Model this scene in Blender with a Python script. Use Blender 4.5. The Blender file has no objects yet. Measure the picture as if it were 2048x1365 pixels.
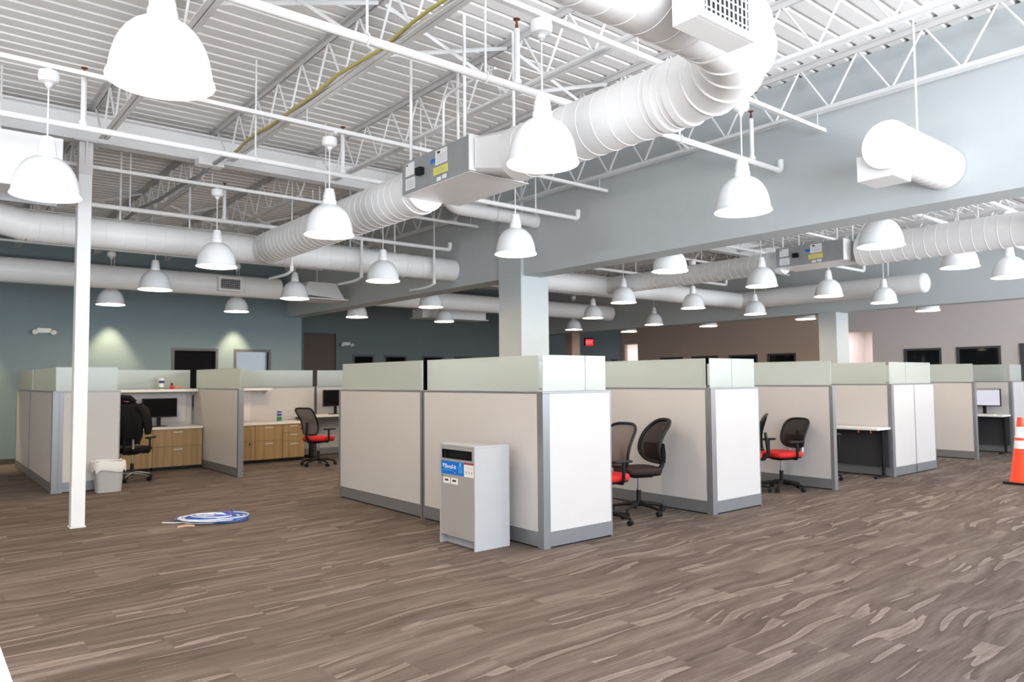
import bpy, bmesh, math, random
from mathutils import Matrix, Vector
random.seed(7)
S = bpy.context.scene
COL = S.collection
PI = math.pi
R_ = math.radians

# ------------------------------------------------------------------ camera
yaw, pitch, roll = R_(39.343), R_(2.992), R_(0.466)
fw = Vector((math.sin(yaw)*math.cos(pitch), math.cos(yaw)*math.cos(pitch), math.sin(pitch)))
rt = Vector((math.cos(yaw), -math.sin(yaw), 0))
up = rt.cross(fw)
dn = -up
c_, s_ = math.cos(roll), math.sin(roll)
r2, d2 = rt*c_ + dn*s_, -rt*s_ + dn*c_
cam = bpy.data.cameras.new('camera')
cam_o = bpy.data.objects.new('camera', cam)
COL.objects.link(cam_o)
M = Matrix.Identity(4)
for i in range(3):
    M[i][0], M[i][1], M[i][2] = r2[i], -d2[i], -fw[i]
M[2][3] = 1.5
cam_o.matrix_world = M
cam.sensor_width = 36.0
cam.lens = 36.0*1477.1/2048.0
cam.clip_end = 200
cam.dof.use_dof = True
cam.dof.focus_distance = 3.6
cam.dof.aperture_fstop = 4.0
S.camera = cam_o

# ------------------------------------------------------------------ world, daylight, exposure
S.view_settings.view_transform = 'Standard'
S.view_settings.look = 'None'
S.view_settings.gamma = 1.0
S.view_settings.use_curve_mapping = False
S.view_settings.exposure = 0.0
W = bpy.data.worlds.new('world')
S.world = W
W.use_nodes = True
bg = W.node_tree.nodes['Background']
bg.inputs['Color'].default_value = (0.75, 0.87, 1.0, 1)
bg.inputs['Strength'].default_value = 1.2

DAY = 22.0      # radiance scale of the daylight at the storefront glazing
LAMP = 430.0    # radiance of the pendant bulbs

def area(name, loc, rot, sx, sy, power, color):
    l = bpy.data.lights.new(name, 'AREA')
    l.shape = 'RECTANGLE'; l.size = sx; l.size_y = sy; l.energy = power; l.color = color
    o = bpy.data.objects.new(name, l); COL.objects.link(o)
    o.location = loc; o.rotation_euler = rot
    return o
# daylight through the storefront windows behind the camera (wall_front, y = -4)
area('daylight_sky', (8.0, -4.35, 2.4), (R_(88), 0, 0), 28.0, 1.9, DAY*28*1.9*PI*0.5, (0.82, 0.92, 1.0))
# light bounced up from the bright pavement outside
GROUND = 24.0   # radiance of the sunlit pavement outside
area('daylight_ground_bounce', (8.0, -7.0, 0.05), (R_(180), 0, 0), 30.0, 5.0, GROUND*30*5*PI, (0.97, 0.97, 1.0))

# the same pavement in front of the side windows (wall_left)
area('daylight_ground_bounce_side', (-9.6, 1.2, 0.05), (R_(180), 0, 0), 4.6, 9.0, GROUND*1.3*4.6*9*PI, (0.98, 0.97, 0.96))

# ------------------------------------------------------------------ materials
def mat(name, color, rough=0.5, metal=0.0, var=0.03, scale=6.0, bump=0.0, bscale=60.0, spec=0.5, emit=None, estr=0.0, coat=0.0):
    m = bpy.data.materials.new(name); m.use_nodes = True
    nt = m.node_tree; b = nt.nodes['Principled BSDF']
    b.inputs['Roughness'].default_value = rough
    b.inputs['Metallic'].default_value = metal
    b.inputs['Specular IOR Level'].default_value = spec
    b.inputs['Coat Weight'].default_value = coat
    tc = nt.nodes.new('ShaderNodeTexCoord')
    n = nt.nodes.new('ShaderNodeTexNoise'); n.inputs['Scale'].default_value = scale; n.inputs['Detail'].default_value = 3
    nt.links.new(tc.outputs['Object'], n.inputs['Vector'])
    mx = nt.nodes.new('ShaderNodeMix'); mx.data_type = 'RGBA'
    nt.links.new(n.outputs['Fac'], mx.inputs['Factor'])
    mx.inputs[6].default_value = tuple(max(0, c*(1-var)) for c in color) + (1,)
    mx.inputs[7].default_value = tuple(min(1, c*(1+var)) for c in color) + (1,)
    nt.links.new(mx.outputs[2], b.inputs['Base Color'])
    if bump:
        n2 = nt.nodes.new('ShaderNodeTexNoise'); n2.inputs['Scale'].default_value = bscale
        nt.links.new(tc.outputs['Object'], n2.inputs['Vector'])
        bp = nt.nodes.new('ShaderNodeBump'); bp.inputs['Strength'].default_value = bump; bp.inputs['Distance'].default_value = 0.002
        nt.links.new(n2.outputs['Fac'], bp.inputs['Height']); nt.links.new(bp.outputs['Normal'], b.inputs['Normal'])
    if emit:
        b.inputs['Emission Color'].default_value = tuple(emit) + (1,)
        b.inputs['Emission Strength'].default_value = estr
    return m

def sr(r, g, b):
    f = lambda v: (v/255/12.92) if v/255 <= 0.04045 else ((v/255+0.055)/1.055)**2.4
    return (f(r), f(g), f(b))

M_DECK = mat('deck_white_paint', (0.84, 0.83, 0.82), 0.6)
M_STEEL = mat('white_painted_steel', (0.76, 0.76, 0.76), 0.45)
M_STEELG = mat('grey_primed_steel', (0.62, 0.61, 0.61), 0.5)
M_DUCT = mat('duct_white', (0.80, 0.80, 0.80), 0.4)
M_GALV = mat('galvanised_sheet', (0.33, 0.34, 0.35), 0.5, 0.3, var=0.12, scale=9)
M_SHADE = mat('lamp_white_enamel', (0.86, 0.87, 0.88), 0.25, coat=0.3)
M_BULK = mat('bulkhead_pale_grey_paint', sr(186, 192, 194), 0.75, bump=0.1)
M_BLUE = mat('wall_blue_grey_paint', sr(122, 139, 145), 0.75, bump=0.1)
M_BLUE2 = mat('wall_dark_grey_blue_paint', sr(110, 121, 123), 0.75, bump=0.1)
M_GREY = mat('wall_warm_grey_paint', sr(224, 214, 210), 0.75, bump=0.1)
M_WHITEW = mat('room_white_paint', (0.85, 0.80, 0.80), 0.7)
M_BROWN = mat('brown_wood_door', sr(84, 66, 56), 0.55, var=0.15, scale=3)
M_TANCOL = mat('tan_paint', sr(150, 130, 120), 0.7)
M_DARKB = mat('dark_base_vinyl', sr(62, 58, 56), 0.6)
M_FRAME = mat('dark_grey_frame', sr(80, 80, 84), 0.5)
M_UNDER = mat('dark_under_desk_panel', sr(50, 49, 51), 0.7)
M_PANE = mat('black_glass', (0.006, 0.006, 0.007), 0.03)
M_BLIND = mat('dark_matte_pane', (0.004, 0.004, 0.005), 0.6, spec=0.05)
M_PANEL = mat('panel_off_white', (0.545, 0.52, 0.515), 0.5, var=0.02)
M_TRIM = mat('panel_silver_trim', (0.25, 0.255, 0.27), 0.38, 0.5, var=0.04)
M_TOP = mat('white_laminate', (0.80, 0.77, 0.74), 0.4)
M_TACK = mat('tack_board_pale_grey', (0.66, 0.63, 0.63), 0.8)
M_BLACK = mat('black_plastic', (0.008, 0.008, 0.009), 0.5, spec=0.25)
M_BLKFAB = mat('black_fabric', (0.012, 0.011, 0.012), 0.95, spec=0.1, bump=0.3, bscale=200)
M_BRNFAB = mat('dark_brown_fabric', (0.030, 0.020, 0.018), 0.9, spec=0.2)
M_RED = mat('red_fabric', (0.60, 0.012, 0.012), 0.85, bump=0.2, bscale=200)
M_CHROME = mat('chrome', (0.75, 0.76, 0.78), 0.18, 1.0, var=0.01)
M_SILVER = mat('silver_plastic', (0.60, 0.61, 0.63), 0.35, 0.4)
M_GREYPL = mat('grey_plastic', (0.42, 0.42, 0.41), 0.5)
M_LINER = mat('white_bag_liner', (0.74, 0.72, 0.70), 0.4)
M_BIN = mat('bin_light_grey_laminate', (0.40, 0.40, 0.415), 0.45)
M_BINF = mat('bin_front_grey_laminate', (0.34, 0.325, 0.32), 0.5)
M_LBLUE = mat('label_blue', sr(0, 110, 205), 0.4)
M_LWHITE = mat('label_white', (0.82, 0.82, 0.82), 0.5)
M_LCYAN = mat('label_pale_blue', sr(110, 180, 235), 0.5)
M_LRED = mat('label_red', sr(170, 30, 40), 0.5)
M_LGREY = mat('label_grey_print', (0.45, 0.45, 0.46), 0.6)
M_LYEL = mat('label_yellow', sr(222, 218, 90), 0.5)
M_INK = mat('label_dark_print', (0.06, 0.05, 0.045), 0.6)
M_ORANGE = mat('cone_orange', sr(255, 62, 12), 0.4)
M_REFL = mat('cone_white_collar', (0.85, 0.85, 0.85), 0.35)
M_CBLUE = mat('cable_blue', sr(60, 105, 190), 0.45)
M_CWHITE = mat('cable_white', (0.75, 0.76, 0.80), 0.45)
M_CPURP = mat('velcro_purple', sr(120, 70, 170), 0.6)
M_TAN = mat('tan_cardboard', sr(190, 160, 135), 0.7)
M_YEL = mat('conduit_yellow_jacket', sr(178, 168, 92), 0.5)
M_RUST = mat('brass_brown', sr(120, 70, 40), 0.5, 0.3)
M_GREEN = mat('label_green', sr(20, 120, 70), 0.5)
M_NAVY = mat('label_navy', sr(25, 60, 140), 0.5)
M_BIRDR = mat('toy_red', sr(190, 25, 15), 0.5)
M_BIRDO = mat('toy_orange', sr(230, 120, 40), 0.5)
M_EXIT = mat('exit_red_glow', (0.8, 0.02, 0.03), 0.5, emit=(1.0, 0.03, 0.06), estr=1.0)
M_EXITL = mat('exit_letter_glow', (0.9, 0.1, 0.1), 0.5, emit=(1.0, 0.22, 0.22), estr=1.6)
M_SCREEN = mat('lit_screen', (0.1, 0.1, 0.1), 0.3, emit=(0.85, 0.85, 1.0), estr=0.75)
M_SCRICON = mat('lit_screen_icon', (0.1, 0.1, 0.1), 0.3, emit=(0.75, 0.76, 0.72), estr=0.6)
M_LENS = mat('pendant_bulb_glow', (1, 0.9, 0.75), 0.4, emit=(1.0, 0.80, 0.56), estr=LAMP)
M_ROOML = mat('room_light_glow', (1, 1, 1), 0.4, emit=(1.0, 0.90, 0.86), estr=14.0)

def glass_mat():
    m = bpy.data.materials.new('frosted_green_glass'); m.use_nodes = True
    nt = m.node_tree; nt.nodes.clear()
    out = nt.nodes.new('ShaderNodeOutputMaterial')
    df = nt.nodes.new('ShaderNodeBsdfDiffuse'); df.inputs['Color'].default_value = (0.70, 0.74, 0.725, 1)
    tl = nt.nodes.new('ShaderNodeBsdfTranslucent'); tl.inputs['Color'].default_value = (0.72, 0.765, 0.745, 1)
    tp = nt.nodes.new('ShaderNodeBsdfRefraction'); tp.inputs['Color'].default_value = (0.87, 0.92, 0.89, 1)
    tp.inputs['Roughness'].default_value = 0.28; tp.inputs['IOR'].default_value = 1.05
    gl = nt.nodes.new('ShaderNodeBsdfGlossy'); gl.inputs['Roughness'].default_value = 0.18
    n = nt.nodes.new('ShaderNodeTexNoise'); n.inputs['Scale'].default_value = 3.0
    mr = nt.nodes.new('ShaderNodeMapRange'); mr.inputs['To Min'].default_value = 0.44; mr.inputs['To Max'].default_value = 0.56
    nt.links.new(n.outputs['Fac'], mr.inputs['Value'])
    a = nt.nodes.new('ShaderNodeMixShader'); nt.links.new(mr.outputs['Result'], a.inputs['Fac'])
    b = nt.nodes.new('ShaderNodeMixShader'); b.inputs['Fac'].default_value = 0.34
    c = nt.nodes.new('ShaderNodeMixShader'); c.inputs['Fac'].default_value = 0.05
    nt.links.new(df.outputs[0], a.inputs[1]); nt.links.new(tl.outputs[0], a.inputs[2])
    nt.links.new(a.outputs[0], b.inputs[1]); nt.links.new(tp.outputs[0], b.inputs[2])
    nt.links.new(b.outputs[0], c.inputs[1]); nt.links.new(gl.outputs[0], c.inputs[2])
    nt.links.new(c.outputs[0], out.inputs['Surface'])
    return m
M_GLASS = glass_mat()

def mesh_mat(name, col, hole):
    m = bpy.data.materials.new(name); m.use_nodes = True
    nt = m.node_tree; nt.nodes.clear()
    out = nt.nodes.new('ShaderNodeOutputMaterial')
    d = nt.nodes.new('ShaderNodeBsdfDiffuse'); d.inputs['Color'].default_value = col + (1,)
    t = nt.nodes.new('ShaderNodeBsdfTransparent')
    n = nt.nodes.new('ShaderNodeTexNoise'); n.inputs['Scale'].default_value = 40
    mr = nt.nodes.new('ShaderNodeMapRange'); mr.inputs['To Min'].default_value = hole-0.08; mr.inputs['To Max'].default_value = hole+0.08
    nt.links.new(n.outputs['Fac'], mr.inputs['Value'])
    x = nt.nodes.new('ShaderNodeMixShader'); nt.links.new(mr.outputs['Result'], x.inputs['Fac'])
    nt.links.new(d.outputs[0], x.inputs[1]); nt.links.new(t.outputs[0], x.inputs[2]); nt.links.new(x.outputs[0], out.inputs['Surface'])
    return m
M_NET = mesh_mat('chair_mesh_dark', (0.035, 0.028, 0.027), 0.30)
M_NETL = mesh_mat('chair_mesh_grey', (0.20, 0.17, 0.165), 0.30)

def wood_mat():
    m = bpy.data.materials.new('pale_oak_laminate'); m.use_nodes = True
    nt = m.node_tree; b = nt.nodes['Principled BSDF']; b.inputs['Roughness'].default_value = 0.5
    tc = nt.nodes.new('ShaderNodeTexCoord'); mp = nt.nodes.new('ShaderNodeMapping')
    mp.inputs['Scale'].default_value = (14, 14, 0.7)
    n = nt.nodes.new('ShaderNodeTexNoise'); n.inputs['Scale'].default_value = 1.0; n.inputs['Detail'].default_value = 5
    cr = nt.nodes.new('ShaderNodeValToRGB')
    cr.color_ramp.elements[0].position = 0.3; cr.color_ramp.elements[0].color = sr(138, 110, 72) + (1,)
    cr.color_ramp.elements[1].position = 0.7; cr.color_ramp.elements[1].color = sr(172, 142, 98) + (1,)
    nt.links.new(tc.outputs['Object'], mp.inputs['Vector']); nt.links.new(mp.outputs[0], n.inputs['Vector'])
    nt.links.new(n.outputs['Fac'], cr.inputs[0]); nt.links.new(cr.outputs[0], b.inputs['Base Color'])
    return m
M_OAK = wood_mat()

def carpet_mat():
    m = bpy.data.materials.new('carpet_plank_tile'); m.use_nodes = True
    nt = m.node_tree; b = nt.nodes['Principled BSDF']
    b.inputs['Roughness'].default_value = 0.95; b.inputs['Specular IOR Level'].default_value = 0.15
    L = nt.links.new
    def N(t, **k):
        n = nt.nodes.new(t)
        for a, v in k.items(): setattr(n, a, v)
        return n
    def MA(op, a, bb=None, cc=None):
        n = N('ShaderNodeMath', operation=op)
        for i, v in enumerate((a, bb, cc)):
            if v is None: continue
            if isinstance(v, (int, float)): n.inputs[i].default_value = v
            else: L(v, n.inputs[i])
        return n.outputs[0]
    tc = N('ShaderNodeTexCoord'); sp = N('ShaderNodeSeparateXYZ'); L(tc.outputs['Object'], sp.inputs[0])
    x, y = sp.outputs[0], sp.outputs[1]
    PW, PL = 0.25, 1.0
    row = MA('FLOOR', MA('DIVIDE', y, PW))
    off = MA('FRACT', MA('MULTIPLY', row, 0.377))
    colx = MA('FLOOR', MA('ADD', MA('DIVIDE', x, PL), off))
    cell = MA('ADD', MA('MULTIPLY', row, 17.31), MA('MULTIPLY', colx, 5.73))
    wn = N('ShaderNodeTexWhiteNoise', noise_dimensions='1D'); L(cell, wn.inputs['W'])
    sx = N('ShaderNodeSeparateXYZ'); L(wn.outputs['Color'], sx.inputs[0])
    # warped, stretched noise per plank: flowing leaf-like streaks along x
    wx = N('ShaderNodeTexNoise', noise_dimensions='3D'); wx.inputs['Scale'].default_value = 0.9; wx.inputs['Detail'].default_value = 1
    L(tc.outputs['Object'], wx.inputs['Vector'])
    warp = MA('MULTIPLY', MA('SUBTRACT', wx.outputs['Fac'], 0.5), 0.30)
    cmb = N('ShaderNodeCombineXYZ')
    L(MA('ADD', MA('MULTIPLY', x, 0.62), MA('MULTIPLY', sx.outputs[0], 30)), cmb.inputs[0])
    L(MA('ADD', MA('MULTIPLY', MA('ADD', y, MA('ADD', warp, MA('MULTIPLY', x, -0.04))), 8.5), MA('MULTIPLY', sx.outputs[1], 30)), cmb.inputs[1])
    L(MA('MULTIPLY', sx.outputs[2], 20), cmb.inputs[2])
    n1 = N('ShaderNodeTexNoise'); n1.inputs['Scale'].default_value = 1.0; n1.inputs['Detail'].default_value = 1.6; n1.inputs['Roughness'].default_value = 0.5; n1.inputs['Distortion'].default_value = 0.12
    L(cmb.outputs[0], n1.inputs['Vector'])
    # sawtooth: soft ramp one side, sharp edge on the other
    st = MA('FRACT', MA('MULTIPLY', n1.outputs['Fac'], 2.6))
    fib = N('ShaderNodeTexNoise'); fib.inputs['Scale'].default_value = 1.0; fib.inputs['Detail'].default_value = 2
    c2 = N('ShaderNodeCombineXYZ'); L(MA('MULTIPLY', x, 5.0), c2.inputs[0]); L(MA('MULTIPLY', y, 75.0), c2.inputs[1])
    L(c2.outputs[0], fib.inputs['Vector'])
    pile = N('ShaderNodeTexNoise'); pile.inputs['Scale'].default_value = 260; pile.inputs['Detail'].default_value = 1
    L(tc.outputs['Object'], pile.inputs['Vector'])
    v = MA('ADD', MA('MULTIPLY', st, 0.50), MA('MULTIPLY', MA('SUBTRACT', fib.outputs['Fac'], 0.16), 0.52))
    v = MA('ADD', v, MA('MULTIPLY', MA('SUBTRACT', pile.outputs['Fac'], 0.5), 0.75))
    v = MA('ADD', v, MA('MULTIPLY', MA('SUBTRACT', sx.outputs[0], 0.5), 0.14))
    cr = N('ShaderNodeValToRGB'); L(v, cr.inputs[0])
    e = cr.color_ramp.elements
    e[0].position = 0.05; e[0].color = sr(72, 63, 59) + (1,)
    e[1].position = 0.95; e[1].color = sr(162, 150, 144) + (1,)
    k = e.new(0.45); k.color = sr(102, 92, 87) + (1,)
    k = e.new(0.68); k.color = sr(124, 113, 108) + (1,)
    L(cr.outputs[0], b.inputs['Base Color'])
    bp = N('ShaderNodeBump'); bp.inputs['Strength'].default_value = 0.4; bp.inputs['Distance'].default_value = 0.003
    L(pile.outputs['Fac'], bp.inputs['Height']); L(bp.outputs['Normal'], b.inputs['Normal'])
    return m
M_CARPET = carpet_mat()

# ------------------------------------------------------------------ mesh helpers
class MB:
    def __init__(s): s.v = []; s.f = []
    def add(s, vs, fs):
        o = len(s.v); s.v += [Vector(p) for p in vs]; s.f += [tuple(i+o for i in f) for f in fs]; return s
    def box(s, x0, y0, z0, x1, y1, z1, m=None):
        vs = [Vector((x, y, z)) for x in (x0, x1) for y in (y0, y1) for z in (z0, z1)]
        if m is not None: vs = [m @ p for p in vs]
        return s.add(vs, [(0, 1, 3, 2), (4, 6, 7, 5), (0, 4, 5, 1), (2, 3, 7, 6), (0, 2, 6, 4), (1, 5, 7, 3)])
    def tube(s, pts, r, seg=10, caps=True, closed=False):
        pts = [Vector(p) for p in pts]; n = len(pts)
        rs = r if isinstance(r, (list, tuple)) else [r]*n
        prev = None; rings = []
        for i in range(n):
            if closed: d = (pts[(i+1) % n]-pts[i-1])
            elif i == 0: d = pts[1]-pts[0]
            elif i == n-1: d = pts[-1]-pts[-2]
            else: d = (pts[i+1]-pts[i]).normalized()+(pts[i]-pts[i-1]).normalized()
            d.normalize()
            if prev is None:
                a = Vector((0, 0, 1)) if abs(d.z) < 0.9 else Vector((1, 0, 0))
                u = d.cross(a).normalized()
            else:
                u = (prev - d*prev.dot(d)); u = u.normalized() if u.length > 1e-6 else d.orthogonal().normalized()
            w = d.cross(u); prev = u
            k = 1.0
            if not closed and 0 < i < n-1:
                cs = max(0.3, (pts[i+1]-pts[i]).normalized().dot(d)); 
            rings.append([pts[i]+(u*math.cos(2*PI*j/seg)+w*math.sin(2*PI*j/seg))*rs[i] for j in range(seg)])
        vs = [p for rg in rings for p in rg]; fs = []
        m = n if closed else n-1
        for i in range(m):
            a, b = i*seg, ((i+1) % n)*seg
            for j in range(seg):
                j2 = (j+1) % seg; fs.append((a+j, a+j2, b+j2, b+j))
        if caps and not closed:
            fs.append(tuple(range(seg-1, -1, -1))); fs.append(tuple((n-1)*seg+j for j in range(seg)))
        return s.add(vs, fs)
    def lathe(s, prof, seg=32, c=(0, 0, 0), cap0=False, cap1=False, m=None):
        c = Vector(c); vs = []; fs = []
        for (r, z) in prof:
            for j in range(seg):
                a = 2*PI*j/seg; vs.append(c+Vector((r*math.cos(a), r*math.sin(a), z)))
        for i in range(len(prof)-1):
            for j in range(seg):
                j2 = (j+1) % seg; fs.append((i*seg+j, i*seg+j2, (i+1)*seg+j2, (i+1)*seg+j))
        if cap0: fs.append(tuple(range(seg-1, -1, -1)))
        if cap1: fs.append(tuple((len(prof)-1)*seg+j for j in range(seg)))
        if m is not None: vs = [m @ p for p in vs]
        return s.add(vs, fs)
    def prism(s, poly, axis, a0, a1, m=None):
        # poly in the plane normal to axis ('x': (y,z), 'y': (x,z), 'z': (x,y))
        def P(p, a): return {'x': (a, p[0], p[1]), 'y': (p[0], a, p[1]), 'z': (p[0], p[1], a)}[axis]
        n = len(poly); vs = [Vector(P(p, a0)) for p in poly]+[Vector(P(p, a1)) for p in poly]
        if m is not None: vs = [m @ p for p in vs]
        fs = [tuple(range(n)), tuple(range(2*n-1, n-1, -1))]
        for i in range(n):
            j = (i+1) % n; fs.append((i, i+n, j+n, j))
        return s.add(vs, fs)
    def grid(s, pts, thick=0.0):
        # pts[i][j] surface, optionally given thickness along local normal
        ni, nj = len(pts), len(pts[0]); vs = [Vector(p) for r in pts for p in r]; fs = []
        for i in range(ni-1):
            for j in range(nj-1):
                fs.append((i*nj+j, i*nj+j+1, (i+1)*nj+j+1, (i+1)*nj+j))
        if thick:
            nor = [Vector((0, 0, 0)) for _ in vs]
            for f in fs:
                nn = (vs[f[1]]-vs[f[0]]).cross(vs[f[3]]-vs[f[0]])
                for k in f: nor[k] += nn
            N_ = len(vs); vs = vs+[vs[i]-nor[i].normalized()*thick for i in range(N_)]
            back = [tuple(k+N_ for k in reversed(f)) for f in fs]
            rim = []
            bd = [i*nj for i in range(ni)]+[(ni-1)*nj+j for j in range(1, nj)]+[i*nj+nj-1 for i in range(ni-2, -1, -1)]+[j for j in range(nj-2, 0, -1)]
            for a, b in zip(bd, bd[1:]+bd[:1]): rim.append((a, b, b+N_, a+N_))
            fs = fs+back+rim
        return s.add(vs, fs)
    def build(s, name, m, parent=None, off=None, smooth=None, bevel=0.0):
        vs = [p-off for p in s.v] if off is not None else s.v
        me = bpy.data.meshes.new(name); me.from_pydata([tuple(p) for p in vs], [], s.f); me.update()
        bm = bmesh.new(); bm.from_mesh(me); bmesh.ops.recalc_face_normals(bm, faces=bm.faces); bm.to_mesh(me); bm.free()
        me.materials.append(m)
        if smooth:
            for p in me.polygons: p.use_smooth = True
            me.set_sharp_from_angle(angle=R_(smooth))
        o = bpy.data.objects.new(name, me); COL.objects.link(o)
        if parent: o.parent = parent
        if bevel:
            md = o.modifiers.new('bevel', 'BEVEL'); md.width = bevel; md.segments = 2; md.limit_method = 'ANGLE'; md.harden_normals = False
        return o

class Thing:
    """An Empty at the thing's base; parts are given in world coordinates unless rot/local is used."""
    def __init__(s, name, label, cat, loc=(0, 0, 0), rz=0.0, group=None, local=False):
        o = bpy.data.objects.new(name, None); o.empty_display_size = 0.1; COL.objects.link(o)
        o.location = loc; o.rotation_euler = (0, 0, rz); o['label'] = label; o['category'] = cat
        if group: o['group'] = group
        s.o = o; s.off = None if local else Vector(loc)
    def part(s, name, mb, m, smooth=None, bevel=0.0, parent=None, label=None):
        p = mb.build(name, m, parent or s.o, s.off, smooth, bevel)
        if label: p['label'] = label
        return p
def tag(o, label, cat, group=None):
    o['label'] = label; o['category'] = cat
    if group: o['group'] = group
    return o
def struct(name, mb, m, smooth=None, bevel=0.0):
    o = mb.build(name, m, None, None, smooth, bevel); o['kind'] = 'structure'; return o
def dup(root, loc, rz=None, label=None, group=None):
    def cp(o, par):
        c = o.copy(); COL.objects.link(c)
        if par: c.parent = par
        for ch in o.children: cp(ch, c)
        return c
    r = cp(root, None); r.location = loc
    if rz is not None: r.rotation_euler = (0, 0, rz)
    if label: r['label'] = label
    if group: r['group'] = group
    return r
def text_mb(txt, size, m, depth=0.0008):
    cu = bpy.data.curves.new('lettering', 'FONT'); cu.body = txt; cu.size = size; cu.extrude = depth; cu.align_x = 'CENTER'; cu.align_y = 'CENTER'
    o = bpy.data.objects.new('lettering', cu); COL.objects.link(o)
    dg = bpy.context.evaluated_depsgraph_get(); me = bpy.data.meshes.new_from_object(o.evaluated_get(dg))
    mb = MB(); mb.add([m @ v.co for v in me.vertices], [tuple(p.vertices) for p in me.polygons])
    bpy.data.objects.remove(o); bpy.data.curves.remove(cu); bpy.data.meshes.remove(me)
    return mb
def arc(p0, p1, p2, n=6):
    # quadratic bend from p0 to p2 around corner p1
    p0, p1, p2 = map(Vector, (p0, p1, p2))
    return [p0*(1-t)**2+p1*2*t*(1-t)+p2*t*t for t in [i/n for i in range(n+1)]]

# ------------------------------------------------------------------ room shell
ZD = 4.5           # underside of the roof deck
XB1, XB2 = 6.85, 15.75   # near faces of the two bulkheads
X_R = 21.4; YW1 = 16.65; YW2 = 19.4
XL, YF = -7.0, -4.0
fl = struct('floor', MB().box(XL-0.2, YF-0.6, -0.12, 24.5, 22.5, 0.0), M_CARPET)

# ribbed roof deck: ribs run along x
prof = []
pitch_ = 0.17
y = YF-0.2
while y < YW2+0.4:
    prof += [(y, ZD), (y+0.120, ZD), (y+0.130, ZD+0.026), (y+0.160, ZD+0.026)]
    y += pitch_
mb = MB()
vs = [(x, p[0], p[1]) for x in (XL-0.2, 24.5) for p in prof]; n = len(prof)
mb.add(vs, [(i, i+1, n+i+1, n+i) for i in range(n-1)])
mb.box(XL-0.2, YF-0.3, ZD+0.06, 24.5, YW2+0.6, ZD+0.2)
struct('ceiling', mb, M_DECK)

# perimeter walls
def wall_holes(axis, pos, th, a0, a1, z1, holes):
    """wall in plane axis=pos..pos+th spanning a0..a1, rectangular holes (h0,h1,zb,zt)"""
    mb = MB(); xs = sorted({a0, a1, *[h[0] for h in holes], *[h[1] for h in holes]})
    for p, q in zip(xs, xs[1:]):
        zs = [(0, z1)]
        for h in holes:
            if h[0] <= p+1e-6 and h[1] >= q-1e-6:
                zs = [(0, h[2]), (h[3], z1)]
        for zb, zt in zs:
            if zt-zb < 1e-4: continue
            if axis == 'y': mb.box(p, pos, zb, q, pos+th, zt)
            else: mb.box(pos, p, zb, pos+th, q, zt)
    return mb
win_back = [(4.33, 5.29, 0.9, 2.23), (5.63, 6.47, 0.9, 2.23)]
struct('wall_back', wall_holes('y', YW1, 0.15, XL, 7.21, ZD, win_back), M_BLUE)
struct('wall_back_return', MB().box(7.06, YW1+0.15, 0, 7.21, YW2, ZD), M_BLUE)
win_rec = [(9.95, 10.65, 0.9, 2.26), (10.98, 11.75, 0.9, 2.26), (12.3, 13.1, 0.9, 2.26), (13.5, 14.2, 0.9, 2.26), (20.75, 21.15, 0.9, 2.26)]
struct('wall_recess', wall_holes('y', YW2, 0.15, 7.06, X_R+0.15, ZD, [(8.47, 9.43, 0, 2.85)]+win_rec), M_BLUE2)
win_right = [(6.60, 7.63, 0.9, 2.26), (7.99, 8.95, 0.9, 2.26), (12.17, 13.15, 0.9, 2.26), (13.51, 14.59, 0.9, 2.26), (15.02, 16.12, 0.9, 2.26), (16.49, 17.53, 0.9, 2.26)]
doors_r = [(9.81, 10.58, 0, 2.81), (18.6, 19.25, 0, 2.81), (5.1, 6.19, 0, 2.3)]
M_GLOWW = mat('wall_warm_glow_tint', sr(206, 184, 167), 0.75, bump=0.1)  # warm lamp glow on the rear stretch of the right wall, put into its colour
struct('wall_right', wall_holes('x', X_R, 0.15, YF, 11.0, ZD, win_right[:2]+[doors_r[0], doors_r[2]]), M_GREY)
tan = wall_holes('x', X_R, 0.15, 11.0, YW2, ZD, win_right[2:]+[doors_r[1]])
struct('wall_right_rear', tan, M_GLOWW)
fl_ = [(-3.4+1.7*i, -3.4+1.7*i+1.6, 0.5, 3.3) for i in range(5)]
struct('wall_left', wall_holes('x', XL-0.15, 0.15, YF, YW1, ZD, fl_), M_BULK)
# storefront wall behind the camera, with window openings
fr = [(-6.0+1.7*i, -6.0+1.7*i+1.6, 0.35, 3.3) for i in range(16)]
struct('wall_front', wall_holes('y', YF-0.2, 0.2, XL, X_R+0.15, ZD, fr), M_BULK)
mb = MB()
for h in fr: mb.box(h[0], YF-0.12, 1.75, h[1], YF-0.06, 1.82)
struct('window_1', mb, M_FRAME)

def window(i, axis, pos, h, pane_m):
    a0, a1, zb, zt = h; f = 0.055; mb = MB()
    def bx(p, q, z0, z1, d0, d1):
        return mb.box(p, pos+d0, z0, q, pos+d1, z1) if axis == 'y' else mb.box(pos+d0, p, z0, pos+d1, q, z1)
    bx(a0, a0+f, zb, zt, -0.02, 0.10); bx(a1-f, a1, zb, zt, -0.02, 0.10); bx(a0+f, a1-f, zt-f, zt, -0.02, 0.10); bx(a0+f, a1-f, zb, zb+f, -0.02, 0.10)
    fo = struct('window_%d' % i, mb, M_FRAME)
    mb = MB(); bx(a0+f, a1-f, zb+f, zt-f, 0.04, 0.05)
    p = mb.build('pane', pane_m, fo); p['kind'] = 'structure'
k = 2
for j, h in enumerate(win_back): window(k, 'y', YW1, h, M_BLIND if j == 0 else M_PANE); k += 1
for h in win_rec: window(k, 'y', YW2, h, M_BLIND); k += 1
for h in win_right: window(k, 'x', X_R, h, M_PANE); k += 1
# brown door leaf in the recess
do = struct('door_1', MB().box(8.47, YW2+0.05, 0, 9.43, YW2+0.1, 2.85), M_BROWN)
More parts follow.
